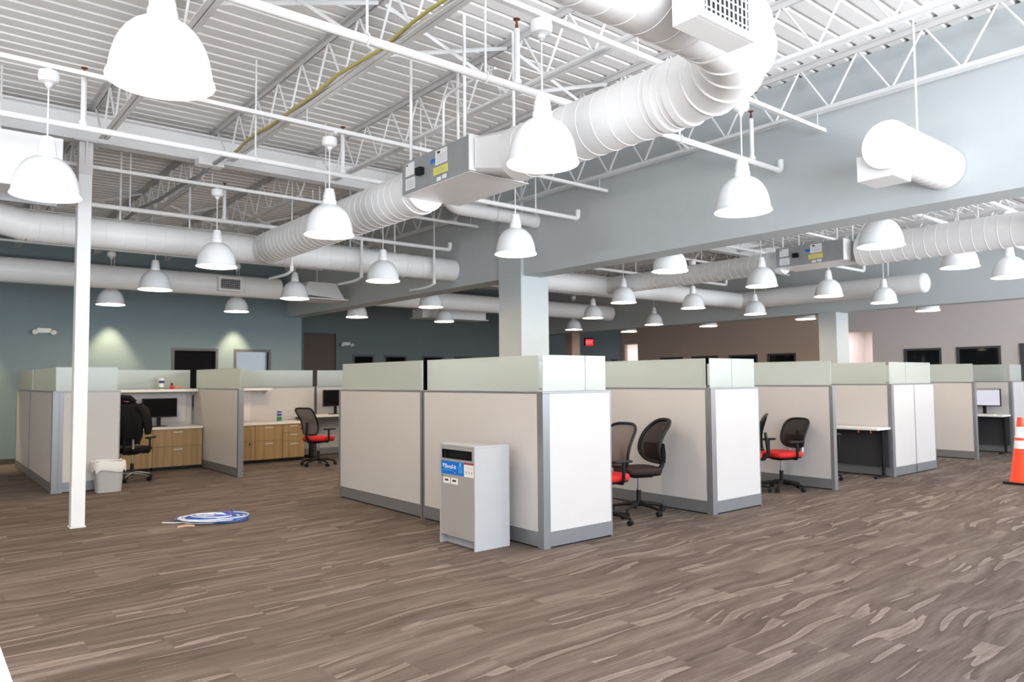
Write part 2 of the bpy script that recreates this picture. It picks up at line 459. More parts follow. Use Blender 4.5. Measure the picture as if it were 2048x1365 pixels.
# glazed dark door at the right edge
mb = MB(); mb.box(X_R-0.03, 6.09, 0, X_R+0.1, 6.19, 2.3).box(X_R-0.03, 5.1, 2.2, X_R+0.1, 6.09, 2.3).box(X_R-0.03, 5.1, 0, X_R+0.1, 5.2, 2.2)
dd = struct('door_2', mb, M_FRAME)
p = MB().box(X_R+0.03, 5.2, 0, X_R+0.05, 6.09, 2.2).build('pane', M_PANE, dd); p['kind'] = 'structure'
# bright rooms seen through the two tall openings
for i, (a, b) in enumerate(((9.81, 10.58), (18.6, 19.25))):
    mb = MB()
    mb.box(X_R+2.4, a-0.9, 0, X_R+2.5, b+0.6, 3.1)
    mb.box(X_R+0.15, a-1.0, 0, X_R+2.5, a-0.9, 3.1); mb.box(X_R+0.15, b+0.6, 0, X_R+2.5, b+0.7, 3.1)
    mb.box(X_R+0.15, a-1.0, 3.0, X_R+2.5, b+0.7, 3.1)
    struct('wall_room', mb, M_WHITEW)
    t = Thing('ceiling_light', ('lit ceiling light inside the doorway right of the far drywall column', 'lit ceiling light inside the doorway near the red exit sign')[i], 'ceiling light', (X_R+1.2, (a+b)/2, 3.0))
    t.part('housing', MB().box(X_R+0.75, a-0.05, 2.955, X_R+1.65, b+0.05, 3.0), M_LWHITE)
    t.part('diffuser', MB().box(X_R+0.78, a-0.02, 2.94, X_R+1.62, b+0.02, 2.956), M_ROOML)
# baseboards
struct('baseboard_back', MB().box(XL, YW1-0.015, 0, 7.21, YW1, 0.1), M_DARKB)
struct('baseboard_right', MB().box(X_R-0.015, 6.2, 0, X_R, 9.8, 0.1).box(X_R-0.015, 10.6, 0, X_R, 18.5, 0.1), M_DARKB)
struct('baseboard_recess', MB().box(9.45, YW2-0.015, 0, X_R-0.02, YW2, 0.1), M_DARKB)

# bulkhead beams boxed in drywall, and their columns
struct('wall_bulkhead_near', MB().box(XB1, YF, 3.0, XB1+0.36, YW1, ZD), M_BULK, bevel=0.004)
struct('wall_bulkhead_far', MB().box(XB2, YF, 2.92, XB2+0.34, YW2, ZD), M_BULK, bevel=0.004)
def column(x0, y0, x1, y1, z1, label, m):
    t = Thing('column', label, 'column', ((x0+x1)/2, (y0+y1)/2, 0))
    t.part('shaft', MB().box(x0, y0, 0, x1, y1, z1), m, bevel=0.005)
    b = 0.012
    t.part('base_trim', MB().box(x0-b, y0-b, 0, x1+b, y0, 0.1).box(x0-b, y1, 0, x1+b, y1+b, 0.1).box(x0-b, y0, 0, x0, y1, 0.1).box(x1, y0, 0, x1+b, y1, 0.1), M_DARKB)
    return t
column(6.80, 8.08, 7.33, 8.60, 3.0, 'thick square pale grey drywall column behind the cubicles, under the near bulkhead', M_BULK)
MB().box(6.80, 8.08, 3.0, XB1, 8.60, ZD).build('wall_pilaster', M_BULK)['kind'] = 'structure'
column(15.68, 7.95, 16.22, 8.36, 2.92, 'square pale grey drywall column under the far bulkhead', M_BULK)
column(15.74, 16.3, 16.08, 16.6, 2.92, 'slim tan column left of the red exit sign', M_TANCOL)

# slim white steel post with cap plate
t = Thing('steel_post', 'slim white square steel post standing on the carpet at left', 'post', (1.42, 8.93, 0))
t.part('shaft', MB().box(1.352, 8.858, 0.012, 1.482, 8.99, 4.06), M_STEEL, bevel=0.008)
t.part('base_plate', MB().box(1.345, 8.845, 0, 1.49, 9.0, 0.012), M_STEEL)
t.part('cap_plate', MB().box(1.29, 8.80, 4.06, 1.55, 9.06, 4.08), M_STEELG)
t.part('bracket', MB().prism([(8.86, 4.06), (8.80, 4.06), (8.86, 3.75)], 'x', 1.41, 1.425).box(1.352, 8.845, 3.72, 1.482, 8.857, 4.06), M_STEELG)

# ------------------------------------------------------------------ roof steel
def ibeam(x0, x1, yc, z0, z1, w=0.17, tf=0.02, tw=0.012):
    poly = [(yc-w/2, z0), (yc+w/2, z0), (yc+w/2, z0+tf), (yc+tw/2, z0+tf), (yc+tw/2, z1-tf), (yc+w/2, z1-tf), (yc+w/2, z1), (yc-w/2, z1), (yc-w/2, z1-tf), (yc-tw/2, z1-tf), (yc-tw/2, z0+tf), (yc-w/2, z0+tf)]
    return MB().prism(poly, 'x', x0, x1)
tag(ibeam(XL, XB1, 8.93, 4.08, 4.40).build('roof_girder', M_STEEL), 'long white steel I-beam girder resting on the slim white post', 'girder')
tag(ibeam(XB1+0.36, XB2, 8.93, 4.08, 4.40).build('roof_girder', M_STEEL), 'white steel girder beyond the near bulkhead, mostly hidden', 'girder')

ZB = 4.0
def joist_parts(t, y0, y1, local_x=0.0):
    x = local_x
    def ang(zc, s):
        mb = MB()
        for sx in (-1, 1):
            a = x+sx*0.008
            mb.box(min(a, a+sx*0.045), y0, zc, max(a, a+sx*0.045), y1, zc+s*0.006) if s > 0 else mb.box(min(a, a+sx*0.045), y0, zc-0.006, max(a, a+sx*0.045), y1, zc)
            mb.box(min(a, a+sx*0.006), y0, min(zc, zc-s*(-0.04)), max(a, a+sx*0.006), y1, max(zc, zc+s*0.04))
        return mb
    t.part('top_chord', MB().box(x-0.052, y0, ZD-0.012, x-0.006, y1, ZD-0.002).box(x+0.006, y0, ZD-0.012, x+0.052, y1, ZD-0.002).box(x-0.014, y0, ZD-0.055, x-0.006, y1, ZD-0.012).box(x+0.006, y0, ZD-0.055, x+0.014, y1, ZD-0.012), M_STEELG)
    t.part('bottom_chord', MB().box(x-0.045, y0+0.5, ZB, x-0.006, y1-0.5, ZB+0.007).box(x+0.006, y0+0.5, ZB, x+0.045, y1-0.5, ZB+0.007).box(x-0.013, y0+0.5, ZB+0.007, x-0.006, y1-0.5, ZB+0.045).box(x+0.006, y0+0.5, ZB+0.007, x+0.013, y1-0.5, ZB+0.045), M_STEEL)
    pts = []; n = int(round((y1-y0-1.0)/0.29)); n += n % 2
    dy = (y1-y0-1.0)/n
    pts.append((x, y0+0.05, ZD-0.04))
    for i in range(n+1): pts.append((x, y0+0.5+dy*i, (ZB+0.02) if i % 2 == 0 else (ZD-0.03)))
    pts.append((x, y1-0.05, ZD-0.04))
    mb = MB()
    for a, b in zip(pts, pts[1:]): mb.tube([a, b], 0.0105, 6)
    t.part('web', mb, M_STEEL, smooth=40)
def ordn(i): return ('first', 'second', 'third', 'fourth', 'fifth', 'sixth', 'seventh', 'eighth', 'ninth', 'tenth', 'eleventh', 'twelfth')[i]
JX = [6.62-1.28*i for i in range(10)]
t = Thing('roof_joist', 'open-web steel roof joist alongside the near bulkhead, front bay', 'joist', (0, 0, ZB), group='front bay roof joists', local=True)
t.off = Vector((0, 0, ZB)); joist_parts(t, YF+0.1, 8.93); t.o.location = (JX[0], 0, ZB)
J0 = t.o
for i, x in enumerate(JX[1:], 1):
    dup(J0, (x, 0, ZB), label='open-web steel roof joist in the front bay, %s one left of the near bulkhead' % ordn(i), group='front bay roof joists')
t = Thing('roof_joist', 'open-web roof joist behind the white girder, nearest the bulkhead', 'joist', (0, 0, ZB), group='rear bay roof joists', local=True)
t.off = Vector((0, 0, ZB)); joist_parts(t, 8.95, YW1); t.o.location = (JX[0], 0, ZB)
J1 = t.o
for i, x in enumerate(JX[1:7], 1):
    dup(J1, (x, 0, ZB), label='open-web roof joist behind the white girder, %s one left of the near bulkhead' % ordn(i), group='rear bay roof joists')
for i in range(7):
    dup(J0, (7.62+1.28*i, 0, ZB), label='open-web roof joist beyond the near bulkhead, %s from it' % ordn(i), group='joists between the two bulkheads')
for i in range(7):
    dup(J1, (7.62+1.28*i, 0, ZB), label='open-web roof joist beyond the near bulkhead, rear part, %s from it' % ordn(i), group='rear joists between the two bulkheads')

# cross bridging between joists (pairs of crossed angle bars)
def bridging(x, yy, label, grp):
    t = Thing('joist_bridging', label, 'bridging', (x, yy, ZB), group=grp)
    for sgn in (0, 1):
        a = (x+0.03, yy+0.012*sgn, ZD-0.07 if sgn == 0 else ZB+0.03); b = (x+1.25, yy+0.012*sgn, ZB+0.03 if sgn == 0 else ZD-0.07)
        t.part('brace', MB().tube([a, b], 0.017, 4), M_STEEL)
for r_, yy in enumerate((1.2, 4.95, 12.4)):
    for i, x in enumerate(JX[1:7]):
        bridging(x, yy, 'crossed white joist braces, %s row from the camera, %s bay left of bulkhead' % (ordn(r_), ordn(i)), 'joist bridging row')

# unistrut rails that carry the pendants
for r_, (yy, x0, x1) in enumerate(((3.48, -4, 6.75), (6.33, -4, 6.75), (9.05, -4, 6.75), (11.85, -2, 6.75), (14.55, -2, 6.75),
                                    (3.55, 7.3, 15.7), (6.2, 7.3, 15.7), (9.05, 7.3, 15.7), (11.85, 7.3, 15.7), (14.6, 7.3, 15.7))):
    t = Thing('lamp_rail', 'thin white slotted steel rail carrying the %s pendant row %s' % (ordn(r_ % 5), 'in front of the near bulkhead' if r_ < 5 else 'behind the near bulkhead'), 'rail', (x0, yy, 3.84))
    t.part('channel', MB().box(x0, yy-0.02, 3.84, x1, yy+0.02, 3.875), M_STEEL)
    mb = MB(); x = x0+0.25
    xs_h = []
    while x < x1-0.1:
        mb.box(x, yy-0.0205, 3.851, x+0.05, yy+0.0205, 3.858); x += 0.1
    if r_ == 0: t.part('slots', MB().add(mb.v, mb.f), M_STEELG)
    for jx in JX if r_ < 5 else [7.62+1.28*i for i in range(7)]:
        if x0 < jx < x1: t.part('hanger_rod', MB().tube([(jx, yy, 3.87), (jx, yy, ZB+0.01)], 0.006, 6), M_STEELG)

# ------------------------------------------------------------------ pendants
ZR = 2.88
def make_pendant(label, loc):
    t = Thing('pendant_lamp', label, 'pendant lamp', loc, group='white dome pendant lamps', local=True)
    outer = [(0.2315, 0.0), (0.2315, 0.012), (0.222, 0.018), (0.219, 0.05), (0.213, 0.09), (0.202, 0.135), (0.185, 0.18), (0.160, 0.222), (0.130, 0.254), (0.098, 0.276), (0.066, 0.288), (0.064, 0.292)]
    inner = [(0.060, 0.286), (0.094, 0.271), (0.125, 0.249), (0.154, 0.217), (0.179, 0.176), (0.196, 0.132), (0.207, 0.088), (0.213, 0.05), (0.216, 0.016), (0.225, 0.008), (0.2315, 0.0)]
    t.part('shade', MB().lathe(outer+inner, 40), M_SHADE, smooth=40)
    neck = [(0.064, 0.290), (0.066, 0.300), (0.064, 0.335), (0.058, 0.340), (0.058, 0.375), (0.054, 0.380), (0.052, 0.408), (0.046, 0.413), (0.044, 0.438), (0.030, 0.445), (0.006, 0.447)]
    t.part('neck', MB().lathe(neck, 28), M_SHADE, smooth=35)
    t.part('cord', MB().tube([(0, 0, 0.445), (0, 0, 0.83)], 0.006, 8), M_LWHITE, smooth=60)
    can = [(0.010, 0.820), (0.022, 0.822), (0.026, 0.842), (0.036, 0.848), (0.060, 0.856), (0.070, 0.872), (0.072, 0.905), (0.068, 0.932), (0.050, 0.944), (0.015, 0.948), (0.012, 0.962)]
    t.part('canopy', MB().lathe(can, 28, cap1=True), M_SHADE, smooth=35)
    t.part('cord_grip', MB().lathe([(0.006, 0.80), (0.014, 0.803), (0.014, 0.822)], 12), M_STEELG, smooth=35)
    t.part('bulb', MB().lathe([(0.001, 0.0), (0.03, 0.008), (0.05, 0.035), (0.056, 0.07), (0.048, 0.11), (0.030, 0.15), (0.024, 0.18)], 20), M_LENS, smooth=60)
    t.part('socket', MB().lathe([(0.026, 0.175), (0.028, 0.29)], 16, cap0=True, cap1=True), M_SHADE, smooth=40)
    return t.o
G = 'white dome pendant lamps'
LAMPS = [
 (0.87, 3.59, 'large white dome pendant nearest the camera, cut off by the top edge'),
 (3.12, 3.48, 'white dome pendant in front of the right end of the grey duct control box'),
 (5.35, 3.48, 'white dome pendant against the near bulkhead, left of its short duct stub'),
 (3.06, 6.45, 'white dome pendant in front of the spiral duct, left of its grey control box'),
 (5.16, 6.22, 'white dome pendant just above the near drywall column, before the bulkhead'),
 (0.76, 6.33, 'white dome pendant overlapping the top of the slim white post'),
 (2.84, 9.04, 'white dome pendant where the two round ducts join'),
 (5.09, 9.03, 'white dome pendant below the capped duct end at the near bulkhead'),
 (4.99, 11.81, 'white dome pendant beside the far square air boot'),
 (2.83, 11.83, 'white dome pendant right of the slim post, nearer of two'),
 (2.76, 14.56, 'white dome pendant right of the slim post, farther and lower of two'),
 (5.00, 14.66, 'white dome pendant over the dark office window on the blue wall'),
 (7.95, 3.52, 'largest white dome pendant showing under the near bulkhead, right of the far control box'),
 (7.59, 6.03, 'white dome pendant tucked under the near bulkhead, left of the far control box'),
 (9.98, 6.20, 'white dome pendant right under the left end of the far control box'),
 (10.06, 9.06, 'white dome pendant below the far spiral duct, top cut by the duct'),
 (12.00, 8.98, 'white dome pendant in front of the far duct crossing'),
 (12.17, 6.29, 'white dome pendant directly above the far drywall column'),
 (14.12, 6.23, 'white dome pendant just right of the far drywall column'),
 (10.78, 3.76, 'white dome pendant with hidden neck near the right edge'),
 (11.97, 3.54, 'white dome pendant cut by the right edge of the photo'),
 (14.28, 9.05, 'white dome pendant below the far duct elbow, left of the far column'),
 (12.06, 11.79, 'white dome pendant above the exit sign, larger of the two there'),
 (14.42, 14.86, 'small white dome pendant left of the exit sign, by the tan column'),
 (14.85, 12.34, 'white dome pendant right of the exit sign in front of the far bulkhead'),
 (16.43, 14.61, 'tiny pendant peeking under the far bulkhead above the bright doorway'),
 (16.53, 11.89, 'pendant peeking under the far bulkhead above the row of small black windows'),
 (16.55, 9.14, 'pendant peeking under the far bulkhead, left of the far column'),
 (16.64, 6.45, 'pendant peeking under the far bulkhead at far right, over the black windows'),
 (7.54, 14.50, 'white dome pendant under the near bulkhead by the brown recess door'),
 (7.64, 11.74, 'white dome pendant left of the near drywall column, nearer of two'),
 (9.81, 14.49, 'white dome pendant left of the near drywall column, farther of two'),
 (-1.55, 3.50, 'white dome pendant left of the largest one, outside the left edge'),
 (-1.55, 6.35, 'white dome pendant outside the left edge, level with the slim post pendant'),
 (-1.55, 9.05, 'white dome pendant outside the left edge, level with the slim post'),
 (-1.55, 11.85, 'white dome pendant outside the left edge, level with the corner cubicle front'),
 (-1.40, 14.55, 'white dome pendant outside the left edge, nearest the blue wall'),
]
P0 = make_pendant(LAMPS[0][2], (LAMPS[0][0], LAMPS[0][1], ZR))
RAILS = {0: (3.48, 6.33, 9.05, 11.85, 14.55), 1: (3.55, 6.2, 9.05, 11.85, 14.6)}
def mount(o, x, yv, z):
    # short arm from the canopy to its rail, or a rod to the deck where there is no rail
    if x > XB2: mb = MB().tube([(0, 0, 0.94), (0, 0, ZD-z)], 0.008, 8)
    else:
        ry = min(RAILS[0 if x < XB1 else 1], key=lambda q: abs(q-yv)); d = ry-yv
        mb = MB().box(-0.015, min(0, d)-0.015, 0.945, 0.015, max(0, d)+0.015, 3.845-z)
    mb.build('mount_arm', M_STEEL, o)
protos = [(P0, LAMPS[0])]
for (x, yv, lb) in LAMPS[1:]:
    z = ZR+0.06 if (x, yv) == (10.78, 3.76) else ZR
    o = dup(P0, (x, yv, z), label=lb, group=G); protos.append((o, (x, yv, lb)))
for o, (x, yv, lb) in protos: mount(o, x, yv, o.location.z)

# ------------------------------------------------------------------ round ducts
ZC = 3.28
def duct_mb(p0, p1, r, seam=0.14, seg=36, caps=True):
    p0, p1 = Vector(p0), Vector(p1); d = (p1-p0); Ln = d.length; d.normalize()
    q = Vector((0, 0, 1)).rotation_difference(d).to_matrix().to_4x4(); q.translation = p0
    prof = [(r, 0)]
    if seam:
        z = seam/2
        while z < Ln-0.05:
            prof += [(r, z-0.004), (r+0.0028, z-0.002), (r+0.0028, z+0.002), (r, z+0.004)]; z += seam
    prof.append((r, Ln))
    return MB().lathe(prof, seg, (0, 0, 0), caps, caps, q)
def collar(t, p, d, r, w=0.05):
    p = Vector(p); d = Vector(d).normalized()
    t.part('collar', duct_mb(p-d*w/2, p+d*w/2, r+0.010, seam=0), M_DUCT, smooth=40)
def gored(corner, da, db, rad, r, n=5):
    """gored 90 degree elbow: from corner-da*rad turning to corner+db*rad"""
    corner, da, db = Vector(corner), Vector(da), Vector(db)
    cen = corner-da*rad+db*rad; mb = MB(); rings = []
    for i in range(n+1):
        a = PI/2*i/n
        pos = cen-db*rad*math.cos(a)+da*rad*math.sin(a)
        rings.append((pos, a))
    seg = 36; vs = []; fs = []
    up_ = Vector((0, 0, 1))
    for pos, a in rings:
        out = -db*math.cos(a)+da*math.sin(a)
        vs += [pos+(out*math.cos(2*PI*j/seg)+up_*math.sin(2*PI*j/seg))*r for j in range(seg)]
    for i in range(n):
        for j in range(seg):
            j2 = (j+1) % seg; fs.append((i*seg+j, i*seg+j2, (i+1)*seg+j2, (i+1)*seg+j))
    mb.add(vs, fs)
    beads = MB()
    for pos, a in rings:
        out = -db*math.cos(a)+da*math.sin(a)
        beads.tube([pos+(out*math.cos(2*PI*j/seg)+up_*math.sin(2*PI*j/seg))*(r+0.002) for j in range(seg)], 0.008, 6, closed=True)
    return mb, beads
def rods(t, pts, r=0.007, z1=ZD):
    for (x, yv, z) in pts: t.part('hanger_rod', MB().tube([(x, yv, z), (x, yv, z1)], r, 6), M_STEEL)

def elbow_run(x, y0, yel, r, xend, label, lab2):
    pass
# near duct: elbow overhead, run into the distance, control box, second run
X1 = 3.70; RA = 0.21; YE = 2.13
t = Thing('spiral_duct', 'large white spiral duct with gored elbow overhead, running to the grey control box', 'duct', (X1, YE, ZC))
t.part('tube', duct_mb((X1, YE+0.66, ZC), (X1, 4.42, ZC), RA), M_DUCT, smooth=40)
e, bd = gored((X1, YE, ZC), (0, -1, 0), (-1, 0, 0), 0.66, RA)
el = t.part('elbow', e, M_DUCT, smooth=50); t.part('seam_bead', bd, M_DUCT, smooth=50, parent=el)
t.part('cross_run', duct_mb((X1-0.66, YE, ZC), (-3.0, YE, ZC), RA, seam=0.14), M_DUCT, smooth=40)
collar(t, (X1, YE+0.80, ZC), (0, 1, 0), RA); collar(t, (X1, YE+0.66, ZC), (0, 1, 0), RA)
rods(t, [(1.4, YE, ZC+RA)])
# register box hung on the cross run
def register(name, label, x0, x1, y0, y1, z0, z1, face, t=None):
    t = Thing(name, label, 'air register', ((x0+x1)/2, (y0+y1)/2, z0))
    th = 0.02
    t.part('box', MB().box(x0, y0+0.004, z0, x1, y1, z1), M_DUCT, bevel=0.003)
    mb = MB(); b = 0.035; mb.box(x0, y0-0.012, z0, x1, y0+0.003, z0+b).box(x0, y0-0.012, z1-b, x1, y0+0.003, z1).box(x0, y0-0.012, z0+b, x0+b, y0+0.003, z1-b).box(x1-b, y0-0.012, z0+b, x1, y0+0.003, z1-b)
    t.part('frame', mb, M_DUCT)
    t.part('core', MB().box(x0+b, y0-0.002, z0+b, x1-b, y0+0.0035, z1-b), M_BLACK)
    mb = MB(); x = x0+b+0.02
    while x < x1-b: mb.box(x, y0-0.009, z0+b, x+0.004, y0-0.002, z1-b); x += 0.032
    z = z0+b+0.02
    while z < z1-b: mb.box(x0+b, y0-0.009, z, x1-b, y0-0.003, z+0.003); z += 0.036
    t.part('grille_bars', mb, M_DUCT)
    return t
register('air_register', 'white box register with black grille on the overhead duct at the top edge', 2.46, 2.86, 1.79, 1.918, 2.98, 3.40, '-y')

def control_box(x0, x1, y0, y1, z0, z1, label, k):
    t = Thing('duct_control_box', label, 'duct box', ((x0+x1)/2, (y0+y1)/2, z0))
    t.part('casing', MB().box(x0, y0, z0+0.004, x1, y1, z1), M_GALV, bevel=0.003)
    t.part('bottom_pan', MB().box(x0+0.004, y0-0.0, z0, x1+0.05, y1, z0+0.004), M_DUCT)
    t.part('end_flange', MB().box(x0-0.006, y0-0.012, z0+0.01, x0+0.20, y0-0.001, z1+0.005), M_LWHITE)
    L_ = y1-y0; H = z1-z0; e = 0.003
    def S(u0, u1, v0, v1, m, nm='sticker', lab=None):
        # u along the box from the far end, v up
        return t.part(nm, MB().box(x0-e, y1-u1*L_, z0+v0*H, x0-0.0005, y1-u0*L_, z0+v1*H), m, label=lab)
    s1 = S(0.06, 0.20, 0.54, 0.92, M_LWHITE); S(0.06, 0.21, 0.12, 0.46, M_LWHITE)
    S(0.53, 0.70, 0.52, 0.94, M_LWHITE, lab='white printed sticker'); S(0.50, 0.71, 0.24, 0.46, M_LYEL, lab='yellow sticker')
    S(0.46, 0.53, 0.62, 0.74, M_LBLUE, lab='small blue sticker'); S(0.55, 0.61, 0.05, 0.16, M_LWHITE); S(0.63, 0.69, 0.07, 0.18, M_LWHITE)
    for (u0, u1, v0, v1) in ((0.07, 0.10, 0.84, 0.89), (0.56, 0.60, 0.83, 0.90)):
        t.part('print', MB().box(x0-e*1.5, y1-u1*L_, z0+v0*H, x0-e, y1-u0*L_, z0+v1*H), M_INK)
    mb = MB()
    for i in range(6): mb.box(x0-e*1.5, y1-0.195*L_, z0+(0.16+0.045*i)*H, x0-e, y1-0.08*L_, z0+(0.175+0.045*i)*H)
    for i in range(6): mb.box(x0-e*1.5, y1-0.69*L_, z0+(0.56+0.045*i)*H, x0-e, y1-0.55*L_, z0+(0.57+0.045*i)*H)
    for i in range(3): mb.box(x0-e*1.5, y1-0.68*L_, z0+(0.29+0.05*i)*H, x0-e, y1-0.53*L_, z0+(0.305+0.05*i)*H)
    t.part('fine_print', mb, M_LGREY)
    t.part('actuator', MB().box(x0-0.05, y1-0.36*L_, z0+0.40*H, x0-0.0005, y1-0.28*L_, z0+0.62*H), M_BLACK, bevel=0.006)
    for (yy) in (y0+0.1, y1-0.1):
        t.part('hanger_rod', MB().tube([(x0+0.03, yy, z1), (x0+0.03, yy, ZD)], 0.014, 8), M_STEEL)
        t.part('hanger_rod', MB().tube([(x1-0.03, yy, z1), (x1-0.03, yy, ZD)], 0.014, 8), M_STEEL)
    return t
control_box(3.44, 4.02, 4.72, 5.75, 3.17, 3.47, 'grey galvanised duct control box with stickers on the near spiral duct', 0)
t = Thing('duct_transition', 'white rectangular duct transition between the near spiral duct and grey control box', 'duct', (X1, 4.6, 3.17))
mb = MB(); seg = 36
A_ = [(X1+RA*math.cos(2*PI*j/seg), 4.42, ZC+RA*math.sin(2*PI*j/seg)) for j in range(seg)]
def sq(j):
    a = 2*PI*j/seg; c, s = math.cos(a), math.sin(a); k_ = 1/max(abs(c), abs(s)); return (X1+0.02+0.24*c*k_, 4.70, 3.32+0.145*s*k_)
mb.add(A_+[sq(j) for j in range(seg)], [(j, (j+1) % seg, seg+(j+1) % seg, seg+j) for j in range(seg)])
t.part('body', mb, M_DUCT, smooth=30)
t = Thing('spiral_duct', 'white spiral duct from the grey control box back to the cross duct', 'duct', (X1, 5.8, ZC))
t.part('tube', duct_mb((X1, 5.76, ZC), (X1, 9.70, ZC), RA, seam=0.12), M_DUCT, smooth=40)
collar(t, (X1, 5.90, ZC), (0, 1, 0), RA, 0.08)
rods(t, [(X1, 7.9, ZC+RA)])
t = Thing('spiral_duct', 'white spiral cross duct running behind the slim post into the near bulkhead', 'duct', (1.5, 9.84, ZC))
t.part('tube', duct_mb((1.0, 9.84, ZC), (6.84, 9.84, ZC), 0.178, seam=0.22), M_DUCT, smooth=40)
collar(t, (5.9, 9.84, ZC), (1, 0, 0), 0.178, 0.04)
# tapered left end that rises towards the roof unit
q0, q1 = Vector((1.0, 9.84, ZC)), Vector((0.05, 9.6, 3.42))
t.part('tapered_end', MB().tube([q0, q0*0.6+q1*0.4, q1], [0.178, 0.165, 0.10], 28), M_DUCT, smooth=50)
rods(t, [(1.95, 9.84, ZC+0.17), (2.75, 9.84, ZC+0.17), (5.0, 9.84, ZC+0.17), (5.75, 9.84, ZC+0.17)], 0.012)
t = Thing('round_duct', 'far white round duct along the blue back wall', 'duct', (1.0, 13.84, ZC))
t.part('tube', duct_mb((-6.8, 13.84, ZC), (5.5, 13.84, ZC), 0.197, seam=0), M_DUCT, smooth=40)
t.part('end_cap', MB().lathe([(0.197, 0), (0.19, 0.03), (0.12, 0.05), (0.001, 0.055)], 32, (0, 0, 0), m=Matrix.Translation((5.5, 13.84, ZC)) @ Matrix.Rotation(PI/2, 4, 'Y')), M_DUCT, smooth=50)
register('air_register', 'small grey louvre register on the far round duct, left of the near bulkhead', 4.30, 4.72, 13.55, 13.72, 3.15, 3.40, '-y')
# square boot on the far duct beside the bulkhead
t = Thing('air_boot', 'white square air boot hanging between the far duct and near bulkhead', 'air boot', (6.2, 13.5, 3.1))
t.part('boot', MB().add([(5.75, 13.3, 3.16), (6.65, 13.3, 3.10), (6.65, 13.9, 3.10), (5.75, 13.9, 3.16), (5.95, 13.4, 3.42), (6.5, 13.4, 3.42), (6.5, 13.8, 3.42), (5.95, 13.8, 3.42)], [(0, 1, 2, 3), (4, 5, 6, 7), (0, 1, 5, 4), (1, 2, 6, 5), (2, 3, 7, 6), (3, 0, 4, 7)]), M_DUCT)
t.part('flange', MB().box(5.70, 13.25, 3.08, 6.70, 13.95, 3.10), M_DUCT)
t.part('hanger_rod', MB().tube([(6.2, 13.6, 3.42), (6.2, 13.6, ZD)], 0.008, 6), M_STEEL)
# stub through the near bulkhead
t = Thing('duct_stub', 'capped white round duct stub poking out of the near bulkhead', 'duct', (6.1, 2.49, 3.28))
t.part('tube', duct_mb((5.78, 2.49, 3.28), (6.84, 2.49, 3.28), 0.18, seam=0.12), M_DUCT, smooth=40)
t.part('end_cap', duct_mb((5.765, 2.49, 3.28), (5.785, 2.49, 3.28), 0.186, seam=0), M_SHADE, smooth=40)
t.part('take_off_box', MB().box(5.83, 2.47, 3.05, 6.15, 2.75, 3.25), M_DUCT, bevel=0.004)
t.part('hanger_rod', MB().tube([(6.35, 2.49, 3.44), (6.35, 2.49, ZD)], 0.009, 6), M_STEEL)

# second bay ducts (between the bulkheads)
X2 = 10.42
t = Thing('spiral_duct', 'white spiral duct beyond the near bulkhead with elbow at the right edge', 'duct', (X2, 2.13, ZC))
t.part('tube', duct_mb((X2, 2.79, ZC), (X2, 4.9, ZC), RA, seam=0.14), M_DUCT, smooth=40)
e, bd = gored((X2, 2.13, ZC), (0, -1, 0), (-1, 0, 0), 0.66, RA)
el = t.part('elbow', e, M_DUCT, smooth=50); t.part('seam_bead', bd, M_DUCT, smooth=50, parent=el)
t.part('cross_run', duct_mb((X2-0.66, 2.13, ZC), (7.22, 2.13, ZC), RA, seam=0.14), M_DUCT, smooth=40)
control_box(10.16, 10.68, 5.02, 6.06, 3.15, 3.45, 'grey galvanised duct control box beyond the near bulkhead', 1)
t = Thing('spiral_duct', 'white spiral duct beyond the near bulkhead, left of the far control box', 'duct', (X2, 6.1, ZC))
t.part('tube', duct_mb((X2, 6.07, ZC), (X2, 9.70, ZC), 0.165, seam=0.12), M_DUCT, smooth=40)
collar(t, (X2, 6.12, ZC), (0, 1, 0), 0.175, 0.10); collar(t, (X2, 6.32, ZC), (0, 1, 0), 0.168, 0.06)
rods(t, [(X2, 6.6, ZC+0.16), (X2, 7.6, ZC+0.16), (X2, 8.6, ZC+0.16)])
t = Thing('round_duct', 'white round cross duct between the two bulkheads', 'duct', (10, 9.84, ZC))
t.part('tube', duct_mb((7.22, 9.84, ZC), (14.9, 9.84, ZC), 0.178, seam=0), M_DUCT, smooth=40)
rods(t, [(7.9, 9.84, ZC+0.17), (9.4, 9.84, ZC+0.17), (11.3, 9.84, ZC+0.17), (12.7, 9.84, ZC+0.17)], 0.012)
t = Thing('round_duct', 'white round duct running along the far bulkhead to a rounded end', 'duct', (14.95, 7.5, ZC))
t.part('tube', duct_mb((14.95, 9.9, ZC), (14.95, 5.85, ZC), 0.195, seam=0.9), M_DUCT, smooth=40)
t.part('end_cap', MB().lathe([(0.195, 0), (0.18, 0.05), (0.11, 0.085), (0.001, 0.09)], 32, m=Matrix.Translation((14.95, 5.85, ZC)) @ Matrix.Rotation(PI/2, 4, 'X')), M_DUCT, smooth=50)
rods(t, [(14.95, 9.2, ZC+0.19), (14.95, 7.7, ZC+0.19), (14.95, 6.5, ZC+0.19)], 0.012)
t = Thing('round_duct', 'far white round duct beyond the bulkhead above the exit sign', 'duct', (11, 13.84, ZC))
t.part('tube', duct_mb((7.22, 13.84, ZC), (14.8, 13.84, ZC), 0.197, seam=0), M_DUCT, smooth=40)
register('air_register', 'small white register with black louvres on the far duct above the exit sign', 11.15, 11.6, 13.52, 13.70, 3.14, 3.44, '-y')
t = Thing('air_boot', 'grey air boot under the far duct left of the near drywall column', 'air boot', (9.6, 14.4, 3.0))
t.part('boot', MB().box(9.5, 14.95, 3.02, 11.4, 15.4, 3.22), M_DUCT)
t.part('flange', MB().box(9.45, 14.9, 3.0, 11.45, 15.45, 3.02), M_DUCT)
